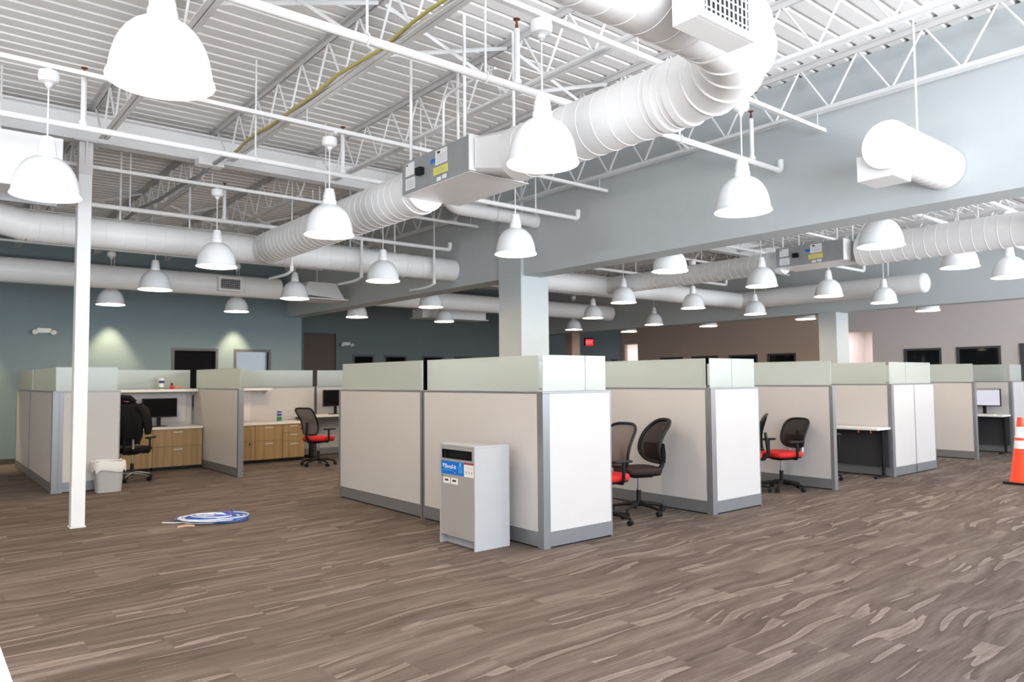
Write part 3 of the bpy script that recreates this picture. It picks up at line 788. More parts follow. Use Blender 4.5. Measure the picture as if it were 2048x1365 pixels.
t.part('hanger_rod', MB().tube([(10.4, 15.1, 3.22), (10.4, 15.1, ZD)], 0.008, 6), M_STEEL)
t = Thing('round_duct', 'slim white duct high behind the far control box', 'duct', (13.4, 7.4, 3.75))
t.part('tube', duct_mb((13.4, 9.6, 3.72), (13.4, 6.2, 3.72), 0.09, seam=0), M_DUCT, smooth=40)
rods(t, [(13.4, 8.8, 3.8), (13.4, 7.0, 3.8)])

# big insulated pipe below the girder and other pipes
t = Thing('drain_pipe', 'thick white insulated pipe bending under the girder to the near bulkhead', 'pipe', (5.32, 7.8, 3.74))
pts = [(5.32, 7.8, ZD), (5.32, 7.8, 4.0)]+arc((5.32, 7.8, 3.98), (5.32, 7.8, 3.74), (5.56, 7.8, 3.74), 6)+[(6.84, 7.8, 3.74)]
t.part('pipe', MB().tube(pts, 0.09, 20), M_DUCT, smooth=50)
t.part('end_collar', duct_mb((6.79, 7.8, 3.74), (6.845, 7.8, 3.74), 0.10, seam=0), M_DUCT, smooth=40)
t.part('clevis_hanger', MB().tube([(6.1, 7.8, 3.83), (6.1, 7.8, ZD)], 0.008, 6).tube([(6.1, 7.8+0.1*math.cos(a), 3.74+0.1*math.sin(a)) for a in [2*PI*i/16 for i in range(16)]], 0.008, 6, closed=True), M_STEEL)

def sprinkler(yy, z, x0, x1, label, risers, hang, endup=True):
    t = Thing('sprinkler_pipe', label, 'sprinkler pipe', (x0, yy, z))
    pts = [(x0, yy, z), (x1-0.03, yy, z)]
    t.part('pipe', MB().tube(pts, 0.028, 12), M_STEEL, smooth=50)
    if endup: t.part('end_elbow', MB().tube(arc((x1-0.05, yy, z), (x1, yy, z), (x1, yy, z+0.06), 4)+[(x1, yy, z+0.11)], 0.033, 12), M_STEEL, smooth=50)
    for x in risers:
        r = t.part('riser', MB().tube([(x, yy, z), (x, yy, z+0.42)], 0.022, 10).tube([(x, yy, z+0.02), (x, yy, z+0.05)], 0.034, 10), M_STEEL, smooth=50)
        t.part('sprinkler_head', MB().lathe([(0.012, 0.42), (0.012, 0.45), (0.008, 0.46), (0.008, 0.485), (0.026, 0.49), (0.026, 0.494), (0.001, 0.495)], 12, (x, yy, z)), M_RUST, smooth=40, parent=r, label='brown sprinkler head')
    for x in hang:
        t.part('hanger_rod', MB().tube([(x, yy, z+0.02), (x, yy, ZD)], 0.009, 6), M_STEEL)
        t.part('clamp', MB().tube([(x, yy+0.036*math.cos(a), z+0.036*math.sin(a)) for a in [2*PI*i/14 for i in range(14)]], 0.006, 6, closed=True), M_STEEL)
sprinkler(3.92, 3.56, -5.0, 6.70, 'white sprinkler pipe nearest the camera, crossing behind the overhead duct', [3.28, 6.2], [2.1, 3.0, 5.1])
sprinkler(6.72, 3.56, -5.0, 6.62, 'white sprinkler pipe in the middle, crossing in front of the girder and slim post', [1.05, 3.33], [2.45, 4.25, 5.9])
sprinkler(9.58, 3.56, -2.0, 6.60, 'white sprinkler pipe behind the girder, above the cross duct', [3.1], [2.0, 4.4])
sprinkler(3.92, 3.56, 7.4, 15.4, 'white sprinkler pipe behind the near bulkhead, nearest row', [9.0], [8.2, 10.0, 12.0])
sprinkler(6.72, 3.56, 7.4, 14.4, 'white sprinkler pipe behind the near bulkhead, crossing under the far control box', [9.0], [8.6, 11.2, 13.0])
sprinkler(9.58, 3.56, 7.4, 14.0, 'white sprinkler pipe behind the near bulkhead, farthest row', [], [8.5, 10.0, 12.1])
# down-turned sprinkler drops at the cross duct
for i, (x, yy) in enumerate(((5.05, 9.58), (6.3, 9.58), (4.0, 9.58))):
    lab = ('white sprinkler drop with elbow left of the pendant under the cross duct', 'white conduit arm curving under the cross duct near the bulkhead', 'white conduit arm curving under the cross duct by the duct joint')[i]
    t = Thing('sprinkler_drop', lab, 'pipe', (x, yy, 2.95))
    pts = [(x, yy, 3.56), (x, yy, 3.05)]+arc((x, yy, 3.02), (x, yy, 2.96), (x-0.05, yy+0.3, 2.95), 4)+([(x-0.07, yy+0.6, 2.95)])
    t.part('pipe', MB().tube(pts, 0.02, 10), M_STEEL, smooth=50)
    t.part('elbow', MB().tube([(x, yy, 3.06), (x, yy, 2.99)], 0.028, 10), M_STEEL, smooth=50)
    t.part('hanger_rod', MB().tube([(x, yy, 3.55), (x, yy, ZD)], 0.008, 6), M_STEEL)
# yellow cable and conduit bundle along a joist
t = Thing('conduit_bundle', 'yellow and grey cable bundle running along a front bay joist', 'cable bundle', (2.70, 3.0, 4.02))
t.part('yellow_cable', MB().tube([(2.70+0.015*math.sin(i*1.3), 1.0+0.35*i, 4.02+0.012*math.sin(i*2.1)) for i in range(22)], 0.013, 8), M_YEL, smooth=60)
t.part('grey_cable', MB().tube([(2.735+0.02*math.sin(i*0.9), 1.0+0.35*i, 4.03+0.014*math.cos(i*1.7)) for i in range(22)], 0.016, 8), M_STEELG, smooth=60)
t = Thing('cable_bundle', 'dark sagging cable bundle continuing under the girder to the rear bay', 'cable bundle', (2.6, 9.5, 3.95))
t.part('cable', MB().tube([(2.70, 8.3, 4.03), (2.66, 8.7, 4.0), (2.64, 9.1, 3.96), (2.6, 9.8, 3.97), (2.56, 10.6, 3.95), (2.5, 11.5, 3.98), (2.5, 12.4, 3.97)], 0.022, 8), M_GALV, smooth=60)
t.part('junction_box', MB().box(2.5, 8.62, 3.98, 2.78, 8.78, 4.05), M_STEEL)
# bent conduit hanging by the control box
t = Thing('conduit', 'bent white conduit dropping to the grey control box', 'conduit', (3.6, 5.4, 3.5))
t.part('tube', MB().tube([(3.62, 5.35, 3.47), (3.62, 5.35, 3.9)]+arc((3.62, 5.35, 3.92), (3.62, 5.35, 4.02), (3.62, 5.2, 4.02), 4)+[(3.62, 4.6, 4.02)], 0.012, 8), M_STEEL, smooth=60)

# white rooftop-unit plenum at top left
t = Thing('duct_plenum', 'white box plenum under the girder at the left edge', 'duct', (0.3, 8.2, 3.35))
t.part('box', MB().box(-0.9, 8.0, 3.31, 1.09, 8.6, 3.81), M_SHADE, bevel=0.006)
t.part('flange', MB().box(-0.95, 8.6, 3.28, 1.13, 8.64, 3.84), M_GALV)
t.part('hanger_rod', MB().tube([(0.55, 8.3, 3.81), (0.55, 8.3, ZD)], 0.009, 6), M_STEEL)
t.part('hanger_rod', MB().tube([(0.62, 8.3, 3.81), (0.62, 8.3, ZD)], 0.009, 6), M_STEEL)
# drop soffit behind it, at left
t = Thing('fluorescent_fixture', 'white tube light fixture at the left edge behind the nearest post pendant', 'light fixture', (0.3, 10.6, 3.45))
t.part('tray', MB().box(-0.9, 10.55, 3.52, 0.72, 10.62, 3.56), M_STEEL)
t.part('tube', MB().tube([(-0.9, 10.5, 3.40), (0.40, 10.5, 3.40)], 0.028, 12), M_SHADE, smooth=60)
for x in (-0.6, 0.3): t.part('hanger_rod', MB().tube([(x, 10.58, 3.56), (x, 10.58, ZD)], 0.007, 6), M_STEEL)

# ------------------------------------------------------------------ wall fittings
t = Thing('exit_sign', 'glowing red exit sign on the dark blue far wall', 'exit sign', (19.55, YW2-0.05, 2.72))
t.part('housing', MB().box(19.34, YW2-0.07, 2.73, 19.76, YW2, 3.02), M_BLACK)
t.part('face', MB().box(19.36, YW2-0.075, 2.74, 19.74, YW2-0.0705, 2.97), M_EXIT)
t.part('lettering', text_mb('EXIT', 0.17, Matrix.Translation((19.55, YW2-0.078, 2.855)) @ Matrix.Rotation(PI/2, 4, 'X')), M_EXITL)
def emergency(x, yw, z, label):
    t = Thing('emergency_light', label, 'emergency light', (x, yw-0.05, z))
    t.part('body', MB().box(x-0.12, yw-0.07, z-0.035, x+0.12, yw, z+0.06), M_TOP, bevel=0.01)
    for s in (-1, 1):
        m = Matrix.Translation((x+s*0.15, yw-0.09, z-0.01)) @ Matrix.Rotation(R_(115), 4, 'X')
        t.part('lamp_head', MB().lathe([(0.02, -0.03), (0.045, 0.0), (0.05, 0.03)], 16, m=m, cap0=True, cap1=True), M_TOP, smooth=40)
emergency(2.02, YW1, 2.50, 'white two-headed emergency light on the blue back wall at left')
emergency(9.73, YW2, 2.55, 'white two-headed emergency light beside the brown recess door')

# small downlights between the far duct and the blue wall: they throw the warm scallops on it
for i, x in enumerate((0.75, 3.15, 5.62)):
    t = Thing('downlight', 'small white downlight behind the far duct, over the %s warm pool on the blue wall' % ('left', 'middle', 'right')[i], 'downlight', (x, 16.33, 3.2))
    t.part('can', MB().lathe([(0.052, -0.06), (0.055, -0.06), (0.055, 0.08), (0.02, 0.09)], 20, (x, 16.33, 3.2), cap1=True), M_SHADE, smooth=40)
    t.part('stem', MB().tube([(x, 16.33, 3.29), (x, 16.33, ZD)], 0.008, 8), M_STEEL)
    l = bpy.data.lights.new('downlight_beam', 'SPOT'); l.energy = 300; l.color = (1.0, 0.80, 0.50); l.spot_size = R_(62); l.spot_blend = 0.55; l.shadow_soft_size = 0.04
    o = bpy.data.objects.new('downlight_beam', l); COL.objects.link(o); o.parent = t.o; o.location = (0, 0, -0.02)

# ------------------------------------------------------------------ cubicle panels
PH = 1.39; GZ = 1.72; TH = 0.08
def panel(axis, pos, a0, a1, label, end0=0.07, end1=0.07, glass=((0.0, 1.0),), g0=0.03, g1=0.03, seams=()):
    """pos = near face coordinate; panel fills pos..pos+TH; axis 'y' -> runs along y at x=pos, 'x' -> runs along x at y=pos"""
    def bx(mb, p, q, z0, z1, d0, d1):
        return mb.box(pos+d0, p, z0, pos+d1, q, z1) if axis == 'y' else mb.box(p, pos+d0, z0, q, pos+d1, z1)
    loc = (pos+TH/2, (a0+a1)/2, 0) if axis == 'y' else ((a0+a1)/2, pos+TH/2, 0)
    t = Thing('cubicle_panel', label, 'cubicle panel', loc, group='cubicle partition panels')
    mb = MB(); edges = [a0+end0]+[v for s in seams for v in (s-0.012, s+0.012)]+[a1-end1]
    for p, q in zip(edges[0::2], edges[1::2]): bx(mb, p, q, 0.145, PH-0.02, 0.003, TH-0.003)
    t.part('infill', mb, M_PANEL)
    mb = MB(); bx(mb, a0, a0+end0, 0.0, PH-0.02, 0, TH); bx(mb, a1-end1, a1, 0.0, PH-0.02, 0, TH); bx(mb, a0, a1, PH-0.0195, PH, 0, TH)
    for s in seams: bx(mb, s-0.012, s+0.012, 0.02, PH-0.02, 0, TH)
    t.part('frame', mb, M_TRIM, bevel=0.002)
    mb = MB(); bx(mb, a0+end0, a1-end1, 0.015, 0.1449, 0.0, TH)
    t.part('base_raceway', mb, M_TRIM)
    mb = MB(); bx(mb, a0+end0, a1-end1, 0.0, 0.015, 0.02, TH-0.02)
    t.part('levelling_foot', mb, M_BLACK)
    lo, hi = a0+g0, a1-g1
    for (u, v) in glass:
        p, q = lo+(hi-lo)*u, lo+(hi-lo)*v
        mb = MB(); bx(mb, p+0.006, q-0.006, PH+0.002, GZ, TH/2-0.005, TH/2+0.005)
        g = t.part('glass_screen', mb, M_GLASS, label='frosted pale green glass screen')
    return t
Y0 = 4.92
panel('y', 4.38, Y0, 6.89, 'white panel with a grey bin standing in front of it, nearest cubicle corner', 0.08, 0.03, g0=0.09, g1=0.03)
panel('y', 4.38, 6.92, 8.92, 'white panel behind and left of the grey shredding bin, end of the near cubicle row', 0.03, 0.05)
panel('x', Y0, 4.46, 5.26, 'bright narrow white end panel at the nearest cubicle corner, right of the bin', 0.0, 0.015, ((0.0, 0.66), (0.66, 1.0)), g0=-0.05)
panel('y', 6.86, Y0, 6.88, 'white partition behind the black high-back mesh chair', 0.08, 0.02, g0=0.09)
panel('x', Y0, 6.94, 7.80, 'second bright white end panel, right of the high-back mesh chair', 0.0, 0.015, ((0.0, 0.48), (0.48, 1.0)), g0=-0.05)
panel('y', 9.54, Y0, 6.88, 'white partition with pale metal front edge behind the red seat chair', 0.05, 0.02)
panel('y', 11.40, Y0+0.05, 6.88, 'partition behind the empty white desk in the third cubicle', 0.06, 0.02, g0=0.09)
panel('x', Y0+0.05, 11.48, 12.95, 'double white end panel with centre seam, between empty desk and far cubicles', 0.0, 0.015, ((0.0, 0.38), (0.38, 1.0)), g0=-0.05, seams=(12.2,))
panel('y', 14.86, Y0+0.1, 6.88, 'grey-white partition left of the cubicle with the lit monitor', 0.05, 0.02)
panel('y', 16.62, Y0+0.05, 6.88, 'partition behind the lit monitor in the last cubicle', 0.06, 0.02, g0=0.09)
panel('x', Y0+0.05, 16.70, 17.35, 'short bright end panel behind the traffic cone at the right edge', 0.0, 0.015, g0=-0.05)
for i, (a, b) in enumerate(((4.46, 6.86), (6.86, 9.54), (9.54, 11.40), (11.40, 14.86), (14.86, 16.62))):
    panel('x', 6.90, a+0.02, b-0.02, 'rear spine panel closing the %s front cubicle counted from the bin' % ordn(i), 0.02, 0.02)
# left block
YLb = 11.75
panel('y', 1.55, YLb, 14.13, 'pinkish white corner panel left of the slim post, nearer of two', 0.08, 0.03, g0=0.09)
panel('y', 1.55, 14.16, 16.0, 'pinkish white panel at the far left edge, farther of two', 0.03, 0.06)
panel('x', YLb, 1.63, 2.38, 'white end panel behind the slim post and waste basket', 0.05, 0.015, g0=-0.05)
panel('x', 14.15, 1.65, 4.05, 'back panel with shelf behind the black jacket chair', 0.02, 0.02)
panel('y', 4.06, YLb, 14.12, 'partition between the two wood cabinet cubicles', 0.07, 0.02)
panel('x', 14.15, 4.16, 6.42, 'back panel behind the wood cabinets and green canister', 0.02, 0.02)
panel('x', 14.15, 6.45, 8.70, 'back panel behind the raised desk, mostly hidden by near cubicle', 0.02, 0.02)

# ------------------------------------------------------------------ shredding bin
t = Thing('shredding_bin', 'grey locked document bin with slot and blue label against the near panel', 'bin', (4.06, 5.52, 0))
x0, x1, y0, y1, H = 3.87, 4.26, 5.25, 5.80, 0.915
pt = 0.018
mb = MB(); mb.box(x0, y0, 0, x1, y0+pt, H-pt).box(x0, y1-pt, 0, x1, y1, H-pt).box(x1-pt, y0+pt, 0.0, x1, y1-pt, H-pt).box(x0, y0, H-pt, x1, y1, H)
t.part('cabinet', mb, M_BIN, bevel=0.002)
t.part('toe_kick', MB().box(x0+0.07, y0+pt, 0, x0+0.088, y1-pt, 0.085), M_BIN)
zs0, zs1 = H-0.125, H-0.055
fx0, fx1 = x0+0.002, x0+0.02
ya, yb = y0+0.05, y1-0.05
mb = MB(); mb.box(fx0, y0+pt, 0.085, fx1, y1-pt, zs0).box(fx0, y0+pt, zs1, fx1, y1-pt, H-pt).box(fx0, y0+pt, zs0, fx1, ya, zs1).box(fx0, yb, zs0, fx1, y1-pt, zs1)
t.part('front_door', mb, M_BINF)
t.part('slot', MB().box(fx1+0.015, ya-0.01, zs0-0.01, fx1+0.02, yb+0.01, zs1+0.01), M_BLACK)
mb = MB(); r_ = 0.006
mb.box(fx0-0.004, ya-r_, zs0-r_, fx1, yb+r_, zs0).box(fx0-0.004, ya-r_, zs1, fx1, yb+r_, zs1+r_).box(fx0-0.004, ya-r_, zs0, fx1, ya, zs1).box(fx0-0.004, yb, zs0, fx1, yb+r_, zs1)
t.part('slot_rim', mb, M_BLACK)
lx = fx0-0.0015
Wd = y1-y0
def FY(u): return y1-u*Wd          # u from the left edge seen from the aisle
lz0, lz1 = H-0.275, H-0.155
def decal(u0, u1, z0, z1, m, nm, dx=0.0, lab=None, par=None):
    return t.part(nm, MB().box(lx-dx, FY(u1), z0, lx+0.001-dx, FY(u0), z1), m, label=lab, parent=par)
bl = decal(0.045, 0.70, lz0, lz1, M_LBLUE, 'label', lab='blue printed label')
face = lambda u, z, dx: Matrix.Translation((lx-0.001-dx, FY(u), z)) @ Matrix.Rotation(-PI/2, 4, 'Z') @ Matrix.Rotation(PI/2, 4, 'X')
t.part('lettering', text_mb('Shred-it', 0.056, face(0.315, lz0+0.070, 0.0)), M_LWHITE, parent=bl)
t.part('emblem', MB().box(lx-0.001, FY(0.125), lz0+0.062, lx-0.0002, FY(0.10), lz0+0.095).box(lx-0.001, FY(0.145), lz0+0.082, lx-0.0002, FY(0.09), lz0+0.09), M_LWHITE, parent=bl)
mb = MB()
for i in range(4): mb.box(lx-0.001, FY(0.66), lz0+0.022+0.010*i, lx-0.0002, FY(0.56-0.01*(i % 2)), lz0+0.026+0.010*i)
mb.box(lx-0.001, FY(0.675), lz0+0.068, lx-0.0002, FY(0.53), lz0+0.073)
mb.box(lx-0.001, FY(0.625), lz0+0.08, lx-0.0002, FY(0.575), lz0+0.112)
mb.box(lx-0.001, FY(0.46), lz0+0.014, lx-0.0002, FY(0.43), lz0+0.026)
mb.box(lx-0.001, FY(0.40), lz0+0.036, lx-0.0002, FY(0.10), lz0+0.040)
t.part('small_print', mb, M_LCYAN, parent=bl)
wl = decal(0.705, 0.965, lz0-0.002, lz1-0.014, M_LWHITE, 'notice', lab='white printed notice')
decal(0.705, 0.965, lz1-0.014, lz1+0.002, M_LRED, 'notice_heading', par=wl)
mb = MB()
for i in range(5): mb.box(lx-0.001, FY(0.94), lz0+0.062+0.008*i, lx-0.0002, FY(0.74), lz0+0.064+0.008*i)
for i in range(3): mb.box(lx-0.001, FY(0.785+0.075*i), lz0+0.025, lx-0.0002, FY(0.75+0.075*i), lz0+0.05)
t.part('fine_print', mb, M_LGREY, parent=wl)
for i, (a, b) in enumerate(((0.11, 0.30), (0.33, 0.53))):
    q = decal(a, b, lz0-0.085, lz0-0.03, M_LWHITE, 'sticker', lab='small white sticker with dark print')
    t.part('print', MB().box(lx-0.001, FY(a+0.15), lz0-0.064, lx-0.0002, FY(a+0.045), lz0-0.045), M_INK, parent=q)
t.part('lock', MB().lathe([(0.009, 0), (0.009, 0.006), (0.001, 0.007)], 14, m=Matrix.Translation((fx0, FY(0.095), lz0-0.018)) @ Matrix.Rotation(-PI/2, 4, 'Y')), M_CHROME, smooth=40)

# ------------------------------------------------------------------ desks, cabinets, shelves
def desk_along_y(x0, x1, y0, y1, label, extra=True):
    t = Thing('desk', label, 'desk', ((x0+x1)/2, (y0+y1)/2, 0))
    t.part('top', MB().box(x0, y0, 0.712, x1, y1, 0.742), M_TOP, bevel=0.003)
    for yy in (y0+0.06, y1-0.12):
        t.part('leg', MB().box(x0+0.05, yy, 0.0, x1-0.05, yy+0.04, 0.03).box(x1-0.12, yy+0.005, 0.03, x1-0.05, yy+0.035, 0.712), M_BLACK)
    t.part('modesty_panel', MB().box(x1-0.035, y0+0.02, 0.15, x1-0.015, y1-0.02, 0.712), M_UNDER)
    return t
desk_along_y(10.96, 11.38, 4.99, 6.85, 'empty white desk in the third cubicle, dark underneath')
desk_along_y(16.12, 16.60, 5.0, 6.85, 'white desk under the lit monitor in the last cubicle')
t = Thing('desk_clip', 'two small orange clips under the edge of the empty white desk', 'clip', (10.98, 5.05, 0.68))
for yy in (5.10, 5.28): t.part('clip', MB().tube([(10.975, yy, 0.711), (10.972, yy, 0.68), (10.99, yy, 0.672)], 0.006, 6), M_BIRDO)

def monitor(x, yv, z0, rz, w, h, label, screen, stand=True, base=True, icon=False):
    t = Thing('monitor', label, 'monitor', (x, yv, z0), rz, local=True)   # faces local -y
    zb = 0.16
    t.part('casing', MB().box(-w/2, -0.02, zb, w/2, 0.02, zb+h), M_BLACK, bevel=0.004)
    t.part('screen', MB().box(-w/2+0.015, -0.0225, zb+0.02, w/2-0.015, -0.0201, zb+h-0.015), screen)
    t.part('stand', MB().box(-0.03, 0.02, 0.012, 0.03, 0.05, zb+h*0.6), M_BLACK, bevel=0.003)
    t.part('base', MB().box(-0.12, -0.07, 0.0, 0.12, 0.12, 0.012), M_BLACK, bevel=0.004)
    if icon: t.part('screen_contents', MB().box(-w/2+0.06, -0.0232, zb+0.17, -w/2+0.16, -0.0226, zb+0.26).box(-w/2+0.05, -0.0232, zb+h-0.035, w/2-0.1, -0.0226, zb+h-0.025), M_SCRICON)
    return t
monitor(16.42, 5.40, 0.742, -PI/2, 0.60, 0.34, 'lit white-screen monitor on the desk of the last cubicle', M_SCREEN, icon=True)
t = Thing('desk_phone', 'black desk phone left of the lit monitor', 'phone', (16.35, 5.85, 0.742))
t.part('body', MB().prism([(16.25, 0.742), (16.45, 0.742), (16.45, 0.83), (16.25, 0.765)], 'y', 5.76, 5.94), M_BLACK, bevel=0.004)
t.part('handset', MB().box(16.26, 5.90, 0.79, 16.44, 5.94, 0.86), M_BLACK, bevel=0.01)
t = Thing('keyboard', 'pale keyboard in front of the lit monitor', 'keyboard', (16.21, 5.35, 0.742))
t.part('body', MB().box(16.14, 5.14, 0.742, 16.27, 5.56, 0.757), M_TOP, bevel=0.003)
mb = MB()
for i in range(5):
    for j in range(14): mb.box(16.146+0.024*i, 5.15+0.029*j, 0.757, 16.165+0.024*i, 5.172+0.029*j, 0.762)
t.part('keys', mb, M_LGREY)

def cabinet(x0, x1, y0, y1, z1, label, rows, keyx=None):
    t = Thing('file_cabinet', label, 'cabinet', ((x0+x1)/2, (y0+y1)/2, 0), group='oak file cabinets')
    t.part('carcass', MB().box(x0, y0+0.02, 0.06, x1, y1, z1), M_OAK)
    t.part('plinth', MB().box(x0+0.01, y0+0.05, 0, x1-0.01, y1, 0.06), M_BLACK)
    hs = (z1-0.065)/sum(rows); z = z1-0.003
    for r in rows:
        h = r*hs
        d = t.part('drawer', MB().box(x0+0.003, y0, z-h+0.004, x1-0.003, y0+0.0195, z-0.002), M_OAK, bevel=0.002)
        xm = (x0+x1)/2; hz = z-min(0.05, h*0.25)
        t.part('handle', MB().box(xm-0.075, y0-0.022, hz-0.007, xm+0.075, y0-0.012, hz+0.007).box(xm-0.07, y0-0.013, hz-0.005, xm-0.058, y0, hz+0.005).box(xm+0.058, y0-0.013, hz-0.005, xm+0.07, y0, hz+0.005), M_STEELG, parent=d, label='grey bar handle')
        z -= h
    if keyx: t.part('lock', MB().box(keyx-0.012, y0-0.008, z1-0.36, keyx+0.012, y0, z1-0.32), M_BLACK)
    return t
YC = 13.52
cabinet(3.24, 4.04, YC, 14.12, 0.70, 'oak two-drawer cabinet right of the black jacket chair', (1, 1.15))
cabinet(2.43, 3.235, YC, 14.12, 0.70, 'oak two-drawer cabinet partly hidden behind the black jacket chair', (1, 1.15))
cabinet(4.18, 4.97, YC, 14.12, 0.70, 'oak two-drawer cabinet beside the partition edge, left of three', (1, 1.15), 5.0-0.12)
cabinet(4.975, 5.49, YC, 14.12, 0.70, 'oak two-drawer cabinet in the middle of three, below the green canister', (1, 1.15))
cabinet(5.495, 5.93, YC, 14.12, 0.70, 'oak three-drawer cabinet next to the mesh chair', (0.55, 0.55, 1.05))
def wtop(x0, x1, y0, y1, label):
    o = MB().box(x0, y0, 0.70, x1, y1, 0.735).build('worktop', M_TOP, None, None, None, 0.003); tag(o, label, 'worktop')
wtop(1.66, 4.05, YC-0.02, 14.13, 'white worktop on the oak cabinets behind the jacket chair')
wtop(4.15, 6.0, YC-0.02, 14.13, 'white worktop on the three oak cabinets with the green canister')
def shelf(x0, x1, label):
    t = Thing('wall_shelf', label, 'shelf', ((x0+x1)/2, 14.0, 1.33))
    t.part('board', MB().box(x0, 13.82, 1.345, x1, 14.14, 1.375), M_TOP, bevel=0.003)
    t.part('lip', MB().box(x0, 13.80, 1.335, x1, 13.82, 1.38), M_TOP)
    for x in (x0+0.01, x1-0.03): t.part('bracket', MB().prism([(14.14, 1.345), (13.9, 1.345), (14.14, 1.24)], 'x', x, x+0.02), M_TOP)
    return t
shelf(1.68, 4.04, 'white shelf along the panel top with canister and bird toy on it')
shelf(4.16, 5.40, 'short white bracketed shelf above the right tack board')
tag(MB().box(1.8, 14.125, 0.80, 3.93, 14.145, 1.30).build('tack_board', M_TACK), 'pale grey tack board behind the black monitor', 'tack board')
tag(MB().box(4.18, 14.125, 0.75, 5.10, 14.145, 1.33).build('tack_board', M_TACK), 'pale grey tack board above the oak cabinets, under the short shelf', 'tack board')
monitor(3.42, 13.85, 0.735, R_(2), 0.57, 0.33, 'black monitor behind the black jacket chair', M_BLIND)
def canister(x, yv, z, label, full=False):
    t = Thing('wipes_canister', label, 'canister', (x, yv, z))
    h = 0.20; r = 0.042
    t.part('body', MB().lathe([(r, 0), (r, h*0.84)], 24, (x, yv, z), True, True), M_LWHITE, smooth=40)
    t.part('top_label', MB().lathe([(r+0.001, h*0.55), (r+0.001, h*0.78)], 24, (x, yv, z)), M_NAVY, smooth=40)
    t.part('bottom_label', MB().lathe([(r+0.001, h*0.06), (r+0.001, h*(0.5 if full else 0.2))], 24, (x, yv, z)), M_GREEN, smooth=40)
    t.part('lid', MB().lathe([(r+0.002, h*0.84), (r+0.002, h*0.94), (r*0.8, h), (0.001, h)], 24, (x, yv, z)), M_NAVY if full else M_LWHITE, smooth=40)
canister(3.47, 13.95, 1.375, 'white and blue wipes canister on the long shelf')
canister(5.52, 13.75, 0.735, 'green and navy wipes canister on the worktop', True)
t = Thing('bird_toy', 'small red bird toy with orange tail on the long shelf', 'toy', (3.64, 13.93, 1.375))
t.part('body', MB().lathe([(0.012, 0), (0.034, 0.012), (0.04, 0.035), (0.03, 0.06), (0.012, 0.075), (0.001, 0.078)], 16, (3.64, 13.93, 1.375), True), M_BIRDR, smooth=60)
t.part('head', MB().lathe([(0.001, 0.06), (0.018, 0.072), (0.02, 0.09), (0.012, 0.108), (0.004, 0.125), (0.001, 0.13)], 14, (3.635, 13.93, 1.375)), M_BLACK, smooth=60)
t.part('tail', MB().tube([(3.67, 13.93, 1.41), (3.72, 13.93, 1.42), (3.78, 13.93, 1.405), (3.82, 13.93, 1.385)], [0.012, 0.011, 0.009, 0.004], 8), M_BIRDO, smooth=60)
# raised desk with black monitor
t = Thing('sit_stand_desk', 'raised white desk with thick grey edge beside the mesh chair', 'desk', (6.6, 13.7, 0))
t.part('top', MB().box(5.98, 13.45, 0.80, 7.6, 14.12, 0.835), M_TOP, bevel=0.003)
t.part('edge_frame', MB().box(6.0, 13.5, 0.755, 7.55, 14.1, 0.80), M_FRAME)
for x in (6.15, 7.3):
    t.part('leg', MB().box(x, 13.75, 0.04, x+0.08, 13.82, 0.755).box(x-0.01, 13.5, 0.0, x+0.09, 14.08, 0.04), M_BLACK)
monitor(6.72, 13.8, 0.835, R_(8), 0.62, 0.33, 'black monitor on the raised desk, cut by the near cubicle', M_BLIND)
# white table at the lower left corner
t = Thing('table', 'white table edge at the bottom left corner', 'table', (-0.3, 2.0, 0))
t.part('top', MB().box(-0.75, 0.9, 0.705, 0.232, 3.2, 0.74), M_TOP, bevel=0.004)
for (x, yv) in ((-0.68, 1.0), (0.12, 1.0), (-0.68, 3.1), (0.12, 3.1)): t.part('leg', MB().tube([(x, yv, 0), (x, yv, 0.705)], 0.022, 12), M_CHROME, smooth=60)

# ------------------------------------------------------------------ baskets, cone, cables
def basket(x, yv, rz, label, m, w=0.36, d=0.26, h=0.40):
    t = Thing('waste_basket', label, 'waste basket', (x, yv, 0), rz, local=True)
    def ring(s, z): 
        pts = []
        for j in range(32):
            a = 2*PI*j/32; c, sn = math.cos(a), math.sin(a)
            e = 0.35
            pts.append((math.copysign(abs(c)**e, c)*w/2*s, math.copysign(abs(sn)**e, sn)*d/2*s, z))
        return pts
    def loft(rs):
        mb = MB(); vs = [p for r in rs for p in r]; fs = []
        for i in range(len(rs)-1):
            for j in range(32): fs.append((i*32+j, i*32+(j+1) % 32, (i+1)*32+(j+1) % 32, (i+1)*32+j))
        return mb.add(vs, fs)
    mb = loft([ring(0.80, 0.0), ring(0.88, h*0.5), ring(0.96, h*0.95), ring(0.98, h), ring(0.95, h), ring(0.86, h*0.5), ring(0.78, 0.012)]); mb.f.append(tuple(range(31, -1, -1))); mb.f.append(tuple(6*32+j for j in range(32)))
    t.part('body', mb, m, smooth=50)
    rs = []
    for (s, z, am) in ((0.93, h*0.86, 0.0), (1.0, h*1.0, 0.006), (1.04, h*1.035, 0.012), (1.06, h*0.98, 0.01), (1.09, h*0.85, 0.012), (1.08, h*0.76, 0.02), (1.05, h*0.70, 0.026)):
        base = ring(s, z); rs.append([(p[0]*(1+am*math.sin(j*1.9)), p[1]*(1+am*math.cos(j*2.3)), p[2]+am*0.9*math.sin(j*1.3+s*9)) for j, p in enumerate(base)])
    t.part('liner', loft(rs), M_LINER, smooth=50)
basket(2.20, 11.52, 0, 'grey waste basket with white bag liner behind the slim post', M_GREYPL, 0.38, 0.27, 0.41)
basket(16.95, 4.78, 0, 'dark waste basket with white liner beside the last cubicle', M_FRAME, 0.36, 0.26, 0.42)

